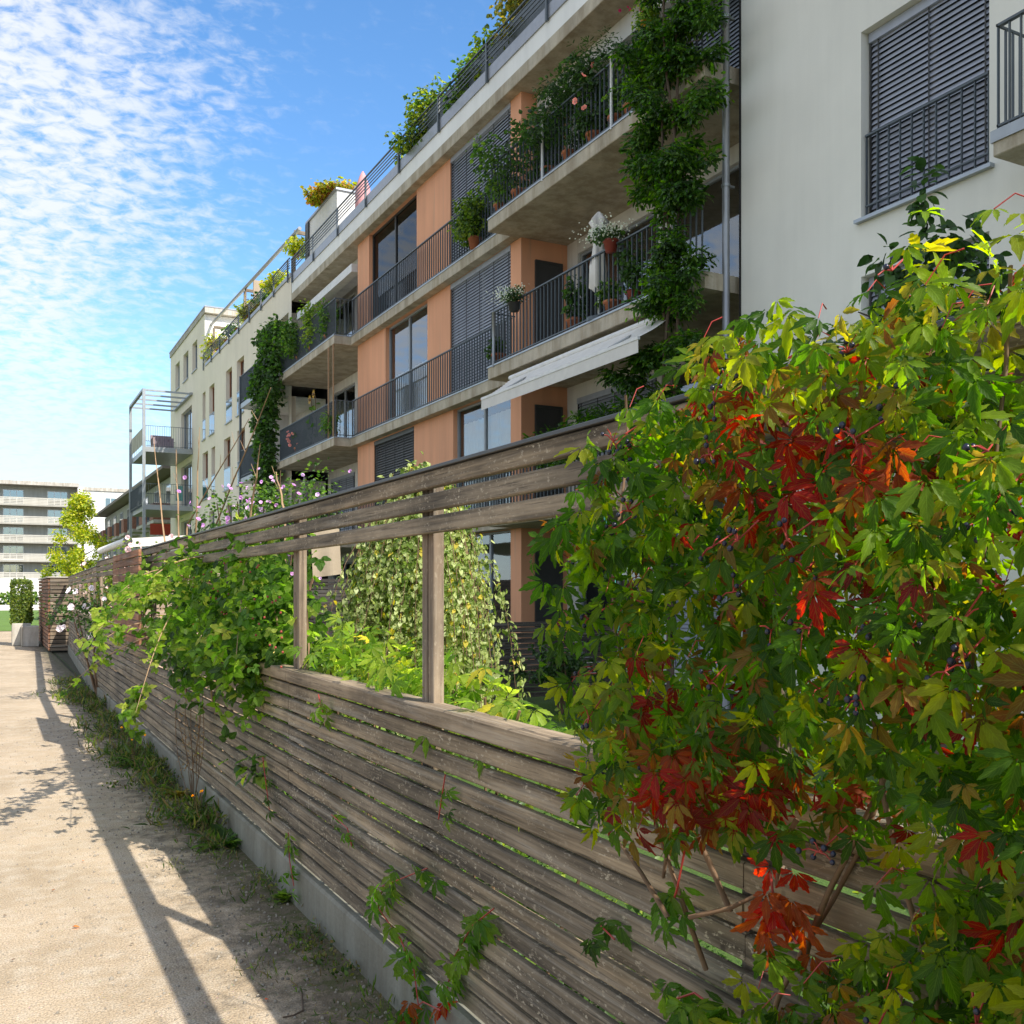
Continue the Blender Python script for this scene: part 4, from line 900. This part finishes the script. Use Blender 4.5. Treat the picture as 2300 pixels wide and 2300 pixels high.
# pink closed parasol on roof
y = Yu(815, 9.8); t = thing('roof_parasol', (9.8, y, 12.2), 'closed pale pink parasol behind the roof railing', 'parasol'); m = MB(); m.cyl((9.8, y, 12.2), (9.8, y, 13.9), .03); m.build('pole', 'white_paint', t); m = MB(); m.lathe((9.8, y, 12.2), [(.12, .5), (.24, .8), (.22, 1.4), (.10, 1.75), (.02, 1.9)], 12); m.build('canopy', 'pink', t, True)

# ================================================================== GARDEN THINGS
# white garden awning far
t = thing('garden_awning', (3.6, 27, 0), 'white flat garden awning with a roller tube standing behind the fence', 'awning')
m = MB(); m.quad((2.77, 30.3, 2.80), (2.77, 24, 2.80), (5.4, 24, 3.02), (5.4, 30.3, 3.02)); m.quad((2.77, 24, 2.60), (5.4, 24, 2.82), (5.4, 24, 3.02), (2.77, 24, 2.80)); m.build('canopy', 'fabric_white', t)
m = MB(); m.cyl((2.74, 24, 2.74), (2.74, 30.3, 2.74), .09, n=12); m.build('roller_tube', 'white_paint', t, True); m = MB(); m.cyl((2.74, 23.93, 2.74), (2.74, 23.99, 2.74), .10, n=12); m.build('end_cap', 'frame_dark', t)
for (x, y) in ((2.8, 24.1), (2.8, 30.1), (5.3, 24.1), (5.3, 30.1)): m = MB(); m.cyl((x, y, 0), (x, y, 2.7), .03); m.build('pole', 'galvanised', t)
# flowering shrubs
def fshrub(name, c, r, h, label, cols, fl, nf, fs, n=900, leaf=.07, cat='shrub'):
    t = thing(name, (c[0], c[1], 0), label, cat); m = MB()
    for k in range(9): m.tube(curve((c[0], c[1], 0), (c[0]+rng.normal(0, r*.5), c[1]+rng.normal(0, r*.5), h*.9), 6, 0, .03), [.018-.002*j for j in range(7)], 5)
    m.build('stem', 'stem_brown', t, True); fb = FB(); k = 14
    for i in range(k): clump(fb, (c[0]+rng.normal(0, r*.45), c[1]+rng.normal(0, r*.45), h*rng.uniform(.45, .95)), (r*.4, r*.4, h*.13), n//k, leaf, 'dia', cols, shell=.1)
    fb.build('foliage', 'leaf', t); fb = FB(); P = np.array([c[0], c[1], h*.80])+np.clip(rnd(nf), -1.9, 1.9)*np.array([r*.5, r*.5, h*.12]); P[:, 0] -= .1*r; P[:, 1] -= .2*r
    fb.add('flower', P, rnd(nf), rnd(nf, .4)+np.array([-1, -1, .4]), fs*rng.uniform(.7, 1.2, nf), pal(nf, fl, var=.15)); fb.build('flowers', 'petal', t)
fshrub('hibiscus', (3.0, Yu(600, 3.0)), .95, 2.95, 'tall hibiscus covered in lilac flowers rising above the fence rail', GREEN, [(.62, .34, .62), (.72, .50, .72)], 120, .06, 2600, .06)
fshrub('pale_rose', (2.5, Yu(322, 2.5)), .6, 2.55, 'shrub with large whitish pink blooms beside the white awning', LTGREEN, [(.78, .60, .60)], 26, .12)
fshrub('climbing_rose', (1.9, Yu(232, 1.9)), .55, 2.15, 'pale pink climbing rose above the far part of the fence', LTGREEN, [(.80, .62, .62)], 26, .09)
fshrub('clematis', (1.40, Yu(222, 1.40)), .5, 1.65, 'white flowered clematis spilling through the gap of the far fence', DKGREEN, [(.74, .68, .72)], 30, .10, 700, .06)
fshrub('garden_shrub', (3.1, Yu(420, 3.1)), .8, 2.1, 'feathery yellow-green shrub behind the fence below the cream block', YGREEN, [(.3, .3, .05)], 6, .03)
fshrub('small_shrub', (6.6, 11.2), .5, .85, 'small dark shrub on the shaded lawn before the low dark fence', DKGREEN, [(.05, .1, .02)], 3, .02)
fshrub('ground_rose', (1.9, 6.0), .5, 1.25, 'leafy shrub between the fence and the weeping tree', GREEN+LTGREEN, [(.6, .5, .2)], 6, .04, 800, .08)
# leafy growth just behind the low fence
fb = FB(); t = thing('leafy_creeper', (1.62, 4, 0), 'broad leaved light green creeper growing over the low cap of the fence between the posts', 'climber')
for (y, z, n_) in ((4.7, 1.28, 60), (4.3, 1.22, 60), (3.9, 1.27, 80), (3.62, 1.22, 60), (3.1, 1.15, 60), (2.85, 1.12, 60), (2.6, 1.08, 50), (4.9, 1.3, 60)):
    n = n_//2; P = np.c_[rng.normal(1.60, .09, n), rng.normal(y, .16, n), rng.normal(z, .06, n)]; T = rnd(n, .6)+np.array([-.3, -.2, -.25]); fb.add(random.choice(['creep0', 'creep3']), P, T, rnd(n, .4)+np.array([-.3, -.2, 1]), rng.uniform(.06, .10, n), pal(n, LTGREEN+[(.42, .36, .05)], [3, 3, 3, .6]))
fb.build('foliage', 'vine_leaf', t); m = MB()
for k in range(6): m.tube(curve((1.6, 4.8-.4*k, .0), (1.6, 4.6-.42*k, 1.2), 6, 0, .04), .006, 5)
m.build('stem', 'stem_brown', t)
fb = FB()
for i in range(150):
    y = rng.uniform(1.2, 9.5); x = rng.uniform(1.56, 2.9); h_ = rng.uniform(.15, .8) if x > 1.9 else rng.uniform(.1, .55)
    clump(fb, (x, y, h_*.55), (.14, .18, h_*.5), 46, .05, random.choice(['dia', 'birch', 'blade']), [GREEN, DKGREEN, LTGREEN][int(rng.integers(0, 3))], shell=.1)
tag(fb.build('bed_plants', 'leaf'), 'mixed low leafy plants filling the garden bed behind the slats', 'bed plants', kind='stuff')
# bare canes
for i, (ua, va, ub, vb, X) in enumerate(((370, 1215, 345, 985, 2.2), (402, 1200, 395, 1010, 2.2), (440, 1200, 448, 960, 2.4), (420, 1180, 560, 940, 2.6), (480, 1190, 610, 870, 2.6), (560, 1180, 585, 1000, 2.4), (640, 1150, 620, 1060, 2.6))):
    names = ['leftmost bare cane rising above the fence', 'second bare cane from the left above the fence', 'straight bare cane before the cream windows', 'cane leaning right across the cream block', 'long pale cane leaning towards the ivy', 'upright cane beside the lilac flowers', 'short forked cane among the lilac flowers']
    p1 = at(ub, vb, X); p0 = (X, Yu(ua, X)-.0, .0); pm = at(ua, va, X); m = MB()
    pts = [p0, (pm[0], pm[1], pm[2]*.6)]+[tuple(np.array(pm)*(1-k/5)+np.array(p1)*k/5+np.array([0, .03*sin(k*2+i), 0])) for k in range(6)]
    m.tube(pts, [.013]*3+[.011, .010, .008, .006, .004], 5)
    for k in (2, 3, 4): q = pts[k+2]; m.tube([q, (q[0]-.02, q[1]+rng.uniform(-.25, .25), q[2]+.16)], [.004, .002], 4)
    tag(m.build('bare_cane', 'cane_tan', base=p0), names[i], 'cane', 'bare canes behind the fence')
# beige cloth and white pole
t = thing('hanging_cloth', (2.1, Yu(735, 2.1), 1.6), 'beige cloth panel hanging behind the fence between the two nearer posts', 'cloth')
X = 2.1; a = at(697, 1150, X); yy_ = [Yu(u_, X) for u_ in (700, 757)]; 
m = MB(); n = 12; Yc = a[1]; xa = px(697, Yc); xb = px(762, Yc)
for k in range(n):
    for j in range(8):
        def pt(i, q): s_ = i/n; r_ = q/8; return (xa+(xb-xa)*s_+.02*r_, Yc+.015*sin(s_*7)*(r_+.3), 2.08-(.38-.03*s_)*r_)
        m.quad(pt(k, j+1), pt(k+1, j+1), pt(k+1, j), pt(k, j))
m.build('panel', 'fabric_beige', t, True); m = MB(); m.cyl((xa-.03, Yc, 2.09), (xb+.03, Yc, 2.09), .012); m.build('rod', 'white_paint', t)
m = MB(); m.cyl((xa-.04, Yc, 0), (xa-.04, Yc, 2.2), .014, n=8); tag(m.build('white_stake', 'white_paint', base=(xa, Yc, 0)), 'thin white stake carrying the beige cloth', 'stake')
# teal cord
m = MB(); q = [(1385, 1335), (1400, 1360), (1430, 1385), (1400, 1370), (1385, 1420), (1392, 1500), (1372, 1530), (1395, 1460), (1440, 1400), (1420, 1480)]
m.tube([(1.45, Yu(1385, 1.5), 1.86)]+[at(u_, v_, 1.5+.01*i) for i, (u_, v_) in enumerate(q)], .003, 5); tag(m.build('loose_cord', 'cord_teal', base=at(1385, 1335, 1.5)), 'tangled teal cord hanging beside the creeper', 'cord')

# ================================================================== BRAMBLE
t = thing('bramble', (1.5, 7, 0), 'green bramble bush with arching thorny canes spilling over the fence onto the path', 'bush')
fb = FB(); m = MB(); BG = [(.045, .10, .012), (.08, .15, .018), (.14, .22, .03), (.025, .06, .008), (.22, .26, .05)]
def bleaves(P, T, Nn, sc, wts=(3, 3, 2, 2, .5)):
    n = len(P); k = rng.integers(0, 3, n); C = pal(n, BG, wts)
    for q in range(3):
        s_ = k == q; fb.add('bram%d' % q, P[s_], T[s_], Nn[s_], sc[s_], C[s_])
for (u_, v_, X, ru, n_) in ((560, 1290, 1.50, .5, 230), (500, 1400, 1.38, .42, 260), (430, 1340, 1.48, .7, 240), (590, 1420, 1.42, .4, 240), (400, 1430, 1.30, .5, 170), (470, 1260, 1.5, .5, 150), (630, 1350, 1.55, .35, 170), (540, 1490, 1.30, .35, 160), (350, 1300, 1.45, .6, 110), (440, 1500, 1.25, .35, 90), (640, 1460, 1.5, .3, 120)):
    c = np.array(at(u_, v_, X)); n = n_; P = c+rnd(n)*np.array([.09, ru*.55, .13]); T = rnd(n, .7)+np.array([-.5, -.1, -.35]); Nn = rnd(n, .45)+np.array([-.55, -.45, .9]); bleaves(P, T, Nn, rng.uniform(.05, .095, n))
canes = [((640, 1200, 1.5), (500, 1215, 1.5)), ((560, 1240, 1.5), (530, 1480, 1.2)), ((460, 1250, 1.4), (255, 1385, .66)), ((400, 1360, 1.3), (305, 1600, .78)), ((330, 1430, 1.25), (125, 1575, .72)), ((380, 1400, 1.3), (190, 1470, .66)), ((400, 1300, 1.3), (225, 1375, .60)), ((420, 1330, 1.3), (215, 1420, .55)), ((420, 1300, 1.3), (270, 1330, .70)), ((520, 1330, 1.4), (330, 1330, 1.2)), ((310, 1560, 1.0), (300, 1640, .95))]
for (a, b) in canes:
    p0, p1 = np.array(at(*a)), np.array(at(*b)); n = 12; pts = [p0+(p1-p0)*k/n+np.array([0, 0, .10*sin(pi*k/n)]) for k in range(n+1)]
    m.tube([tuple(p) for p in pts], [.0065-.0004*k for k in range(n+1)], 6); P = []
    for k in range(1, n+1):
        for q in range(3): P.append(pts[k]+rng.normal(0, .035, 3))
    P = np.array(P); k = len(P); bleaves(P, rnd(k, .7)+np.array([-.4, .0, -.3]), rnd(k, .4)+np.array([-.4, -.5, 1]), rng.uniform(.045, .08, k), (1, 2, 4, .5, 2))
for k in range(10): m.tube(curve((1.5, 5.2+.35*k, 0), (1.48, 5.4+.35*k, 1.5), 7, 0, .06), .007, 5)
fb.build('foliage', 'vine_leaf', t); m.build('cane', 'cane_tan', t, True)
mb = MB()
for i in range(60):
    c = np.array(at(rng.uniform(430, 640), rng.uniform(1260, 1500), 1.3)); mb.blob(tuple(c), .007, 6)
tag(mb.build('berries', 'pot_red', t, True), kind='stuff')

# ================================================================== VIRGINIA CREEPER
VT = thing('virginia_creeper', (1.3, 1.5, 0), 'large virginia creeper with green and red five-fingered leaves smothering the near end of the fence', 'climber')
outl = [(1330, 965), (1430, 900), (1510, 840), (1620, 765), (1720, 705), (1820, 670), (1920, 660), (2010, 600), (2090, 540), (2170, 485), (2230, 440), (2330, 440), (2330, 690), (2210, 690), (2160, 760), (2200, 950), (2300, 960), (2450, 960)]
low = [(1560, 2330), (1620, 2215), (1800, 2150), (1930, 2080), (1950, 1960), (1850, 1900), (1700, 1880), (1540, 1880), (1390, 1850), (1300, 1780), (1260, 1700), (1300, 1600), (1280, 1510), (1335, 1430), (1320, 1340), (1290, 1260), (1300, 1190), (1375, 1090), (1340, 1000)]
XV = 1.13
poly = [(Yu(u_, XV), Zu(u_, v_, XV)) for u_, v_ in outl]+[(-.2, 1.95), (-.2, .35), (Yu(1700, XV), .35)]+[(Yu(u_, XV), Zu(u_, v_, XV)) for u_, v_ in low]
PG = np.array(poly)
def inside(Y, Z):
    r = np.zeros(len(Y), bool); j = len(PG)-1
    for i in range(len(PG)):
        yi, zi = PG[i]; yj, zj = PG[j]
        c = ((zi > Z) != (zj > Z)) & (Y < (yj-yi)*(Z-zi)/(zj-zi+1e-12)+yi); r ^= c; j = i
    return r
reds = [(Yu(u_, XV), Zu(u_, v_, XV), r_) for u_, v_, r_ in ((1790, 1090, .13), (1960, 790, .05), (1560, 1800, .12), (1720, 1800, .10), (1730, 2010, .07), (2250, 2020, .06), (1240, 1200, .08), (2080, 1560, .07), (1900, 1330, .05), (1650, 950, .10), (1500, 1560, .06), (2050, 1060, .06), (1780, 2090, .05))]
yels = [(Yu(u_, XV), Zu(u_, v_, XV), r_) for u_, v_, r_ in ((2150, 620, .12), (1950, 700, .10), (2230, 1000, .10), (1340, 1600, .10), (2300, 1300, .08), (1650, 820, .1))]
def field(Y, Z, sp_):
    f_ = np.zeros(len(Y))
    for a, b, r_ in sp_: f_ = np.maximum(f_, np.exp(-((Y-a)**2+(Z-b)**2)/(1.25*r_*r_)))
    return f_
fb = FB(); stm = MB()
def vleaves(n, xlo, xhi, szlo, szhi, up=.0, inflate=0):
    Y = rng.uniform(-.2, 3.1, n*6); Z = rng.uniform(.3, 2.4, n*6); k = inside(Y, Z); Y = Y[k][:n]; Z = Z[k][:n]; n = len(Y)
    X = rng.uniform(xlo, xhi, n); X -= .07*np.sin(Y*7+Z*3)*np.sin(Z*6+1)
    P = np.c_[X, Y, Z]
    T = rnd(n, .48)+np.array([-.35, -.10, -1.0]); T[:, 1] += rng.normal(0, .45, n)
    Nn = rnd(n, .55)+np.array([-.95, -.40, .45])
    top = np.clip((Z-1.95)/.25, 0, 1)[:, None]; T += top*np.array([-.7, -.3, .85]); Nn += top*np.array([.3, -.3, 1.2])
    f_ = field(Y, Z, reds); fy = field(Y, Z, yels); r_ = rng.random(n)
    C = pal(n, [(.026, .070, .004), (.046, .108, .005), (.090, .155, .006), (.155, .175, .008)], [3, 4, 3.5, 2], .3)
    br = (rng.random(n) < .06+.35*f_); C[br] = pal(br.sum(), [(.15, .085, .015), (.14, .05, .012), (.18, .12, .02)])
    rd = r_ < f_**2.2*.75+.012; C[rd] = pal(rd.sum(), [(.20, .008, .006), (.14, .008, .008), (.17, .028, .007)])
    yl = (rng.random(n) < fy*.6+top[:, 0]*.6) & ~rd; C[yl] = pal(yl.sum(), [(.19, .225, .015), (.15, .21, .015), (.22, .19, .02), (.11, .18, .012)])  # besides the yellow patches, top leaves have sunlight put into their colour
    sc = rng.uniform(szlo, szhi, n); k = rng.integers(0, 6, n)
    for q in range(6): s_ = k == q; fb.add('creep%d' % q, P[s_], T[s_], Nn[s_], sc[s_], C[s_])
    return P, T, sc, C
P1 = vleaves(6600, 1.05, 1.35, .028, .062)
P2 = vleaves(1300, 1.42, 1.75, .035, .07)
# petioles of the front leaves
for p, tdir, s_ in zip(P1[0][:650], unit(P1[1])[:650], P1[2]):
    q = p-tdir*.02; e = p+np.array([.04, rng.normal(0, .02), rng.uniform(-.02, .05)]); stm.tube([tuple(e), tuple((p+e)/2+np.array([0, 0, .015])), tuple(p)], [.0012, .001, .0008], 4, False)
fb.build('foliage', 'vine_leaf', VT); stm.build('petioles', 'stem_red', VT)['kind'] = 'stuff'
# woody runners
m = MB()
for k in range(18):
    y = rng.uniform(0, 1.7); z0 = rng.uniform(.2, 1.0); z1 = min(2.05, z0+rng.uniform(.6, 1.5)); y1 = y+rng.uniform(-.5, .5); x = rng.uniform(1.27, 1.36)
    m.tube(curve((x, y, z0), (x-.02, y1, z1), 10, 0, .05), [.006-.0003*i for i in range(11)], 6)
for (a, b, c) in (((1560, 1800), (1500, 1900), (1490, 1970)), ((2210, 2300), (2170, 2200), (2240, 2150)), ((1790, 1840), (1755, 1900), (1745, 1990)), ((1500, 2060), (1440, 1960), (1360, 1850)), ((1550, 2060), (1640, 2040), (1700, 2010))):
    m.tube([at(*a, 1.26), at(*b, 1.24), at(*c, 1.30)], [.006, .005, .004], 6)
m.build('runner', 'stem_brown', VT, True)
# berry clusters
bs = MB(); bb = MB(); n = 0
while n < 75:
    Y, Z = rng.uniform(0, 2.9), rng.uniform(.8, 2.05)
    if not inside(np.array([Y]), np.array([Z]))[0]: continue
    if Z < 1.5 and rng.random() < .5: continue
    n += 1; c = np.array([rng.uniform(1.03, 1.13), Y, Z]); root = c+np.array([.05, rng.normal(0, .02), .035]); bs.tube([tuple(root), tuple(c)], [.0018, .0015], 4)
    for k in range(rng.integers(3, 8)):
        d = unit(rnd(1)[0]+np.array([-.4, -.1, -.1]))*rng.uniform(.015, .032); mid = c+d*.5+np.array([0, 0, .004]); e = c+d; bs.tube([tuple(c), tuple(mid), tuple(e)], [.0014, .0012, .001], 4)
        if rng.random() < .75: bb.blob(tuple(e), rng.uniform(.0038, .0055), 8)
tag(bs.build('berry_stalks', 'stem_red', VT, True), kind='stuff'); tag(bb.build('berries', 'berry', VT, True), kind='stuff')
# creeper sprigs climbing on the open part of the fence
def sprig(path, n, name_label, sc=(.045, .075), cols=None, X=1.335, red=.0):
    t = thing('creeper_sprig', at(*path[0], X), name_label, 'creeper', 'small creeper sprigs on the fence slats'); m = MB(); pts = [np.array(at(u_, v_, X)) for u_, v_ in path]
    m.tube([tuple(p) for p in pts], .0025, 5, False); fb = FB(); C0 = cols or [(.05, .12, .015), (.08, .17, .02), (.12, .20, .025)]
    for i in range(n):
        s_ = rng.random()*(len(pts)-1); k = int(s_); p = pts[k]+(pts[min(k+1, len(pts)-1)]-pts[k])*(s_-k)+rng.normal(0, .022, 3); p[0] = min(p[0], 1.36)
        c = pal(1, C0)
        if rng.random() < red: c = pal(1, [(.32, .02, .012), (.22, .05, .012)])
        fb.add('creep%d' % rng.integers(0, 6), [p], [rnd(1, .35)[0]+np.array([-.35, 0, -1])], [rnd(1, .3)[0]+np.array([-1, -.4, .5])], [rng.uniform(*sc)], c)
    m.build('stem', 'stem_red', t); fb.build('foliage', 'vine_leaf', t)
sprig([(660, 1990), (650, 1930), (648, 1870)], 8, 'sprig of creeper low on the slats beside the kerb, left of the large sprig', (.05, .07))
sprig([(940, 2260), (930, 2180), (900, 2110), (850, 2040), (860, 1990), (960, 1950)], 26, 'large sprig of creeper climbing from the kerb in the middle of the slats', (.05, .085))
sprig([(1000, 2240), (1020, 2150), (1060, 2080), (1110, 2040)], 22, 'bushy sprig right of the large one on the lower slats', (.05, .085))
sprig([(900, 2290), (950, 2250), (990, 2270)], 12, 'reddish sprig at the foot of the slats on the kerb', (.05, .075), None, 1.33, .4)
sprig([(1350, 2080), (1380, 2110)], 5, 'dark small sprig on the slats left of the creeper', (.05, .075), DKGREEN)
sprig([(1540, 1900), (1520, 2000), (1500, 2060)], 9, 'green sprig hanging below the red leaves', (.05, .07), None, 1.28, .1)
sprig([(1730, 1960), (1740, 2040), (1790, 2120)], 16, 'deep red sprig hanging on the slats below the creeper', (.05, .075), None, 1.26, .75)
sprig([(1500, 2250), (1560, 2230), (1640, 2290)], 14, 'green sprig at the bottom of the slats under the creeper', (.05, .07), None, 1.28)
sprig([(745, 1830), (780, 1860), (790, 1900)], 6, 'tiny sprig in the middle slats right of the panel joint', (.035, .05))
sprig([(715, 1560), (725, 1600)], 5, 'sprig hanging from the low cap of the fence near the post', (.05, .07), LTGREEN)
sprig([(590, 1700), (600, 1780), (605, 1820)], 6, 'dark sprig poking through the slats left of the panel joint', (.04, .06), DKGREEN)
sprig([(1000, 1740), (985, 1840)], 5, 'two small leaves poking through the slats below the cap', (.03, .045), GREEN)
# ================================================================== WEEDS AND LITTER
fb = FB(); wd = [(.04, .08, .012), (.07, .12, .016), (.025, .05, .008), (.13, .14, .03), (.12, .09, .04)]
clus = rng.uniform(5.4, 19, 26)
for i in range(240):
    y = clus[i % 26]+rng.normal(0, .26) if i > 40 else rng.uniform(3.2, 7.3); x = 1.35-abs(rng.normal(0, .10+.008*y)); h = rng.uniform(.05, .17)*(1 if y > 5.6 else .45); n = rng.integers(24, 60)
    P = np.array([x, y, 0])+rnd(n)*np.array([.05, .08, .0]); P[:, 2] = rng.uniform(0, h*.8, n); P[:, 0] = np.minimum(P[:, 0], 1.36); tp_ = random.choice(['blade', 'dia', 'oval', 'blade']); fb.add(tp_, P, rnd(n, .5)+np.array([-.15, 0, .8]), rnd(n)+np.array([-.5, 0, .2]), (h*.75 if tp_ == 'blade' else .028)*rng.uniform(.4, 1.1, n), pal(n, wd))
tag(fb.build('kerb_weeds', 'leaf'), 'ragged green weeds and grass along the foot of the fence', 'weeds', kind='stuff')
def rosette(u_, v_, n, sc, label, tpl='strap', cols=GREEN, fl=0):
    d = (u_-1150)/FPX; t_ = H*FPX/(v_-HZ); c = np.array([t_*(sin(TH)+cos(TH)*d), t_*(cos(TH)-sin(TH)*d), .0])
    t = thing('weed_plant', tuple(c), label, 'weed'); fb = FB(); a = rng.uniform(0, 2*pi, n); T = np.c_[np.cos(a), np.sin(a), rng.uniform(.3, 1.1, n)]; fb.add(tpl, np.repeat([c], n, 0)+rnd(n, .015)*[1, 1, 0], T, np.c_[-np.cos(a)*.3, -np.sin(a)*.3, np.ones(n)], sc*rng.uniform(.6, 1.1, n), pal(n, cols)); fb.build('foliage', 'leaf', t)
    if fl:
        m = MB(); f2 = FB()
        for k in range(fl): e = c+np.array([rng.normal(0, .05), rng.normal(0, .06), sc*rng.uniform(.9, 1.5)]); m.tube([tuple(c), tuple(e)], .0018, 4); f2.add('flower', np.repeat([e], 3, 0), rnd(3), rnd(3, .3)+[[0, 0, 1]]*3, [.02]*3, pal(3, [(.8, .5, .02)]))
        m.build('stalk', 'stem_brown', t); f2.build('flowers', 'petal', t)
rosette(500, 1900, 30, .22, 'broad leaved dandelion plant against the kerb in the shade')
rosette(455, 1850, 26, .18, 'leafy weed with two yellow flowers left of the dandelion plant', 'strap', GREEN, 3)
rosette(400, 1790, 60, .2, 'yellowing bushy weed beside the kerb further along', 'blade', [(.25, .20, .04), (.12, .16, .03)], 0)
rosette(640, 2020, 26, .08, 'small low weed at the kerb near the first sprig', 'dia', LTGREEN)
rosette(300, 1720, 60, .26, 'wispy yellow flowered weed beside the shadow of the screen', 'blade', GREEN, 6)
# dry stems on the slats
t = thing('dry_weed', (1.27, Yu(425, 1.27), 0), 'dry brown seeding weed standing tall against the slats', 'weed'); m = MB(); fb = FB(); yb_ = Yu(425, 1.27)
for k in range(9):
    e = np.array([1.26+rng.normal(0, .05), yb_+rng.normal(0, .22), rng.uniform(.6, .95)]); pts = curve((1.29, yb_, 0), tuple(e), 6, 0, .02); m.tube(pts, .0025, 4)
    n = 24; s_ = rng.uniform(.45, 1, n); P = np.array([1.29, yb_, 0])+(e-np.array([1.29, yb_, 0]))*s_[:, None]+rnd(n, .03); fb.add('dia', P, rnd(n), rnd(n), rng.uniform(.008, .02, n), pal(n, [(.16, .10, .05), (.24, .17, .09)]))
m.build('stem', 'stem_brown', t); fb.build('seed_heads', 'leaf', t)
# fallen leaves and a twig
for i, (u_, v_, c, lb) in enumerate(((163, 2087, (.55, .20, .06), 'orange fallen leaf lying on the sunlit gravel'), (300, 2125, (.06, .04, .03), 'small dark leaf on the gravel left of the rail shadow'), (7, 2062, (.10, .06, .04), 'brown fallen leaf at the left edge of the path'), (35, 2160, (.12, .07, .04), 'curled brown leaf low on the left of the path'), (125, 2002, (.25, .12, .06), 'tiny brown leaf in the middle of the sunlit gravel'), (595, 2252, (.45, .10, .05), 'small red leaf in the gap between the shadows'), (185, 1938, (.5, .2, .08), 'orange leaf at the tip of the bramble shadow'))):
    d = (u_-1150)/FPX; t_ = H*FPX/(v_-HZ); p = [t_*(sin(TH)+cos(TH)*d), t_*(cos(TH)-sin(TH)*d), .012]; f_ = FB(); f_.add('oval', [p], [rng.normal(0, 1, 3)*[1, 1, 0]], [[.2, -.2, 1]], [.032 if i == 0 else .02], [c]); tag(f_.build('fallen_leaf', 'leaf', base=p), lb, 'leaf', 'fallen leaves on the path')
m = MB(); q = [(635, 2290), (660, 2285), (680, 2275), (678, 2240), (676, 2225)]; pts = []
for u_, v_ in q: d = (u_-1150)/FPX; t_ = H*FPX/(v_-HZ); pts.append((t_*(sin(TH)+cos(TH)*d), t_*(cos(TH)-sin(TH)*d), .008))
m.tube(pts, .0035, 5); tag(m.build('twig', 'bark', base=pts[0]), 'bent dark twig on the shaded gravel near the kerb', 'twig')
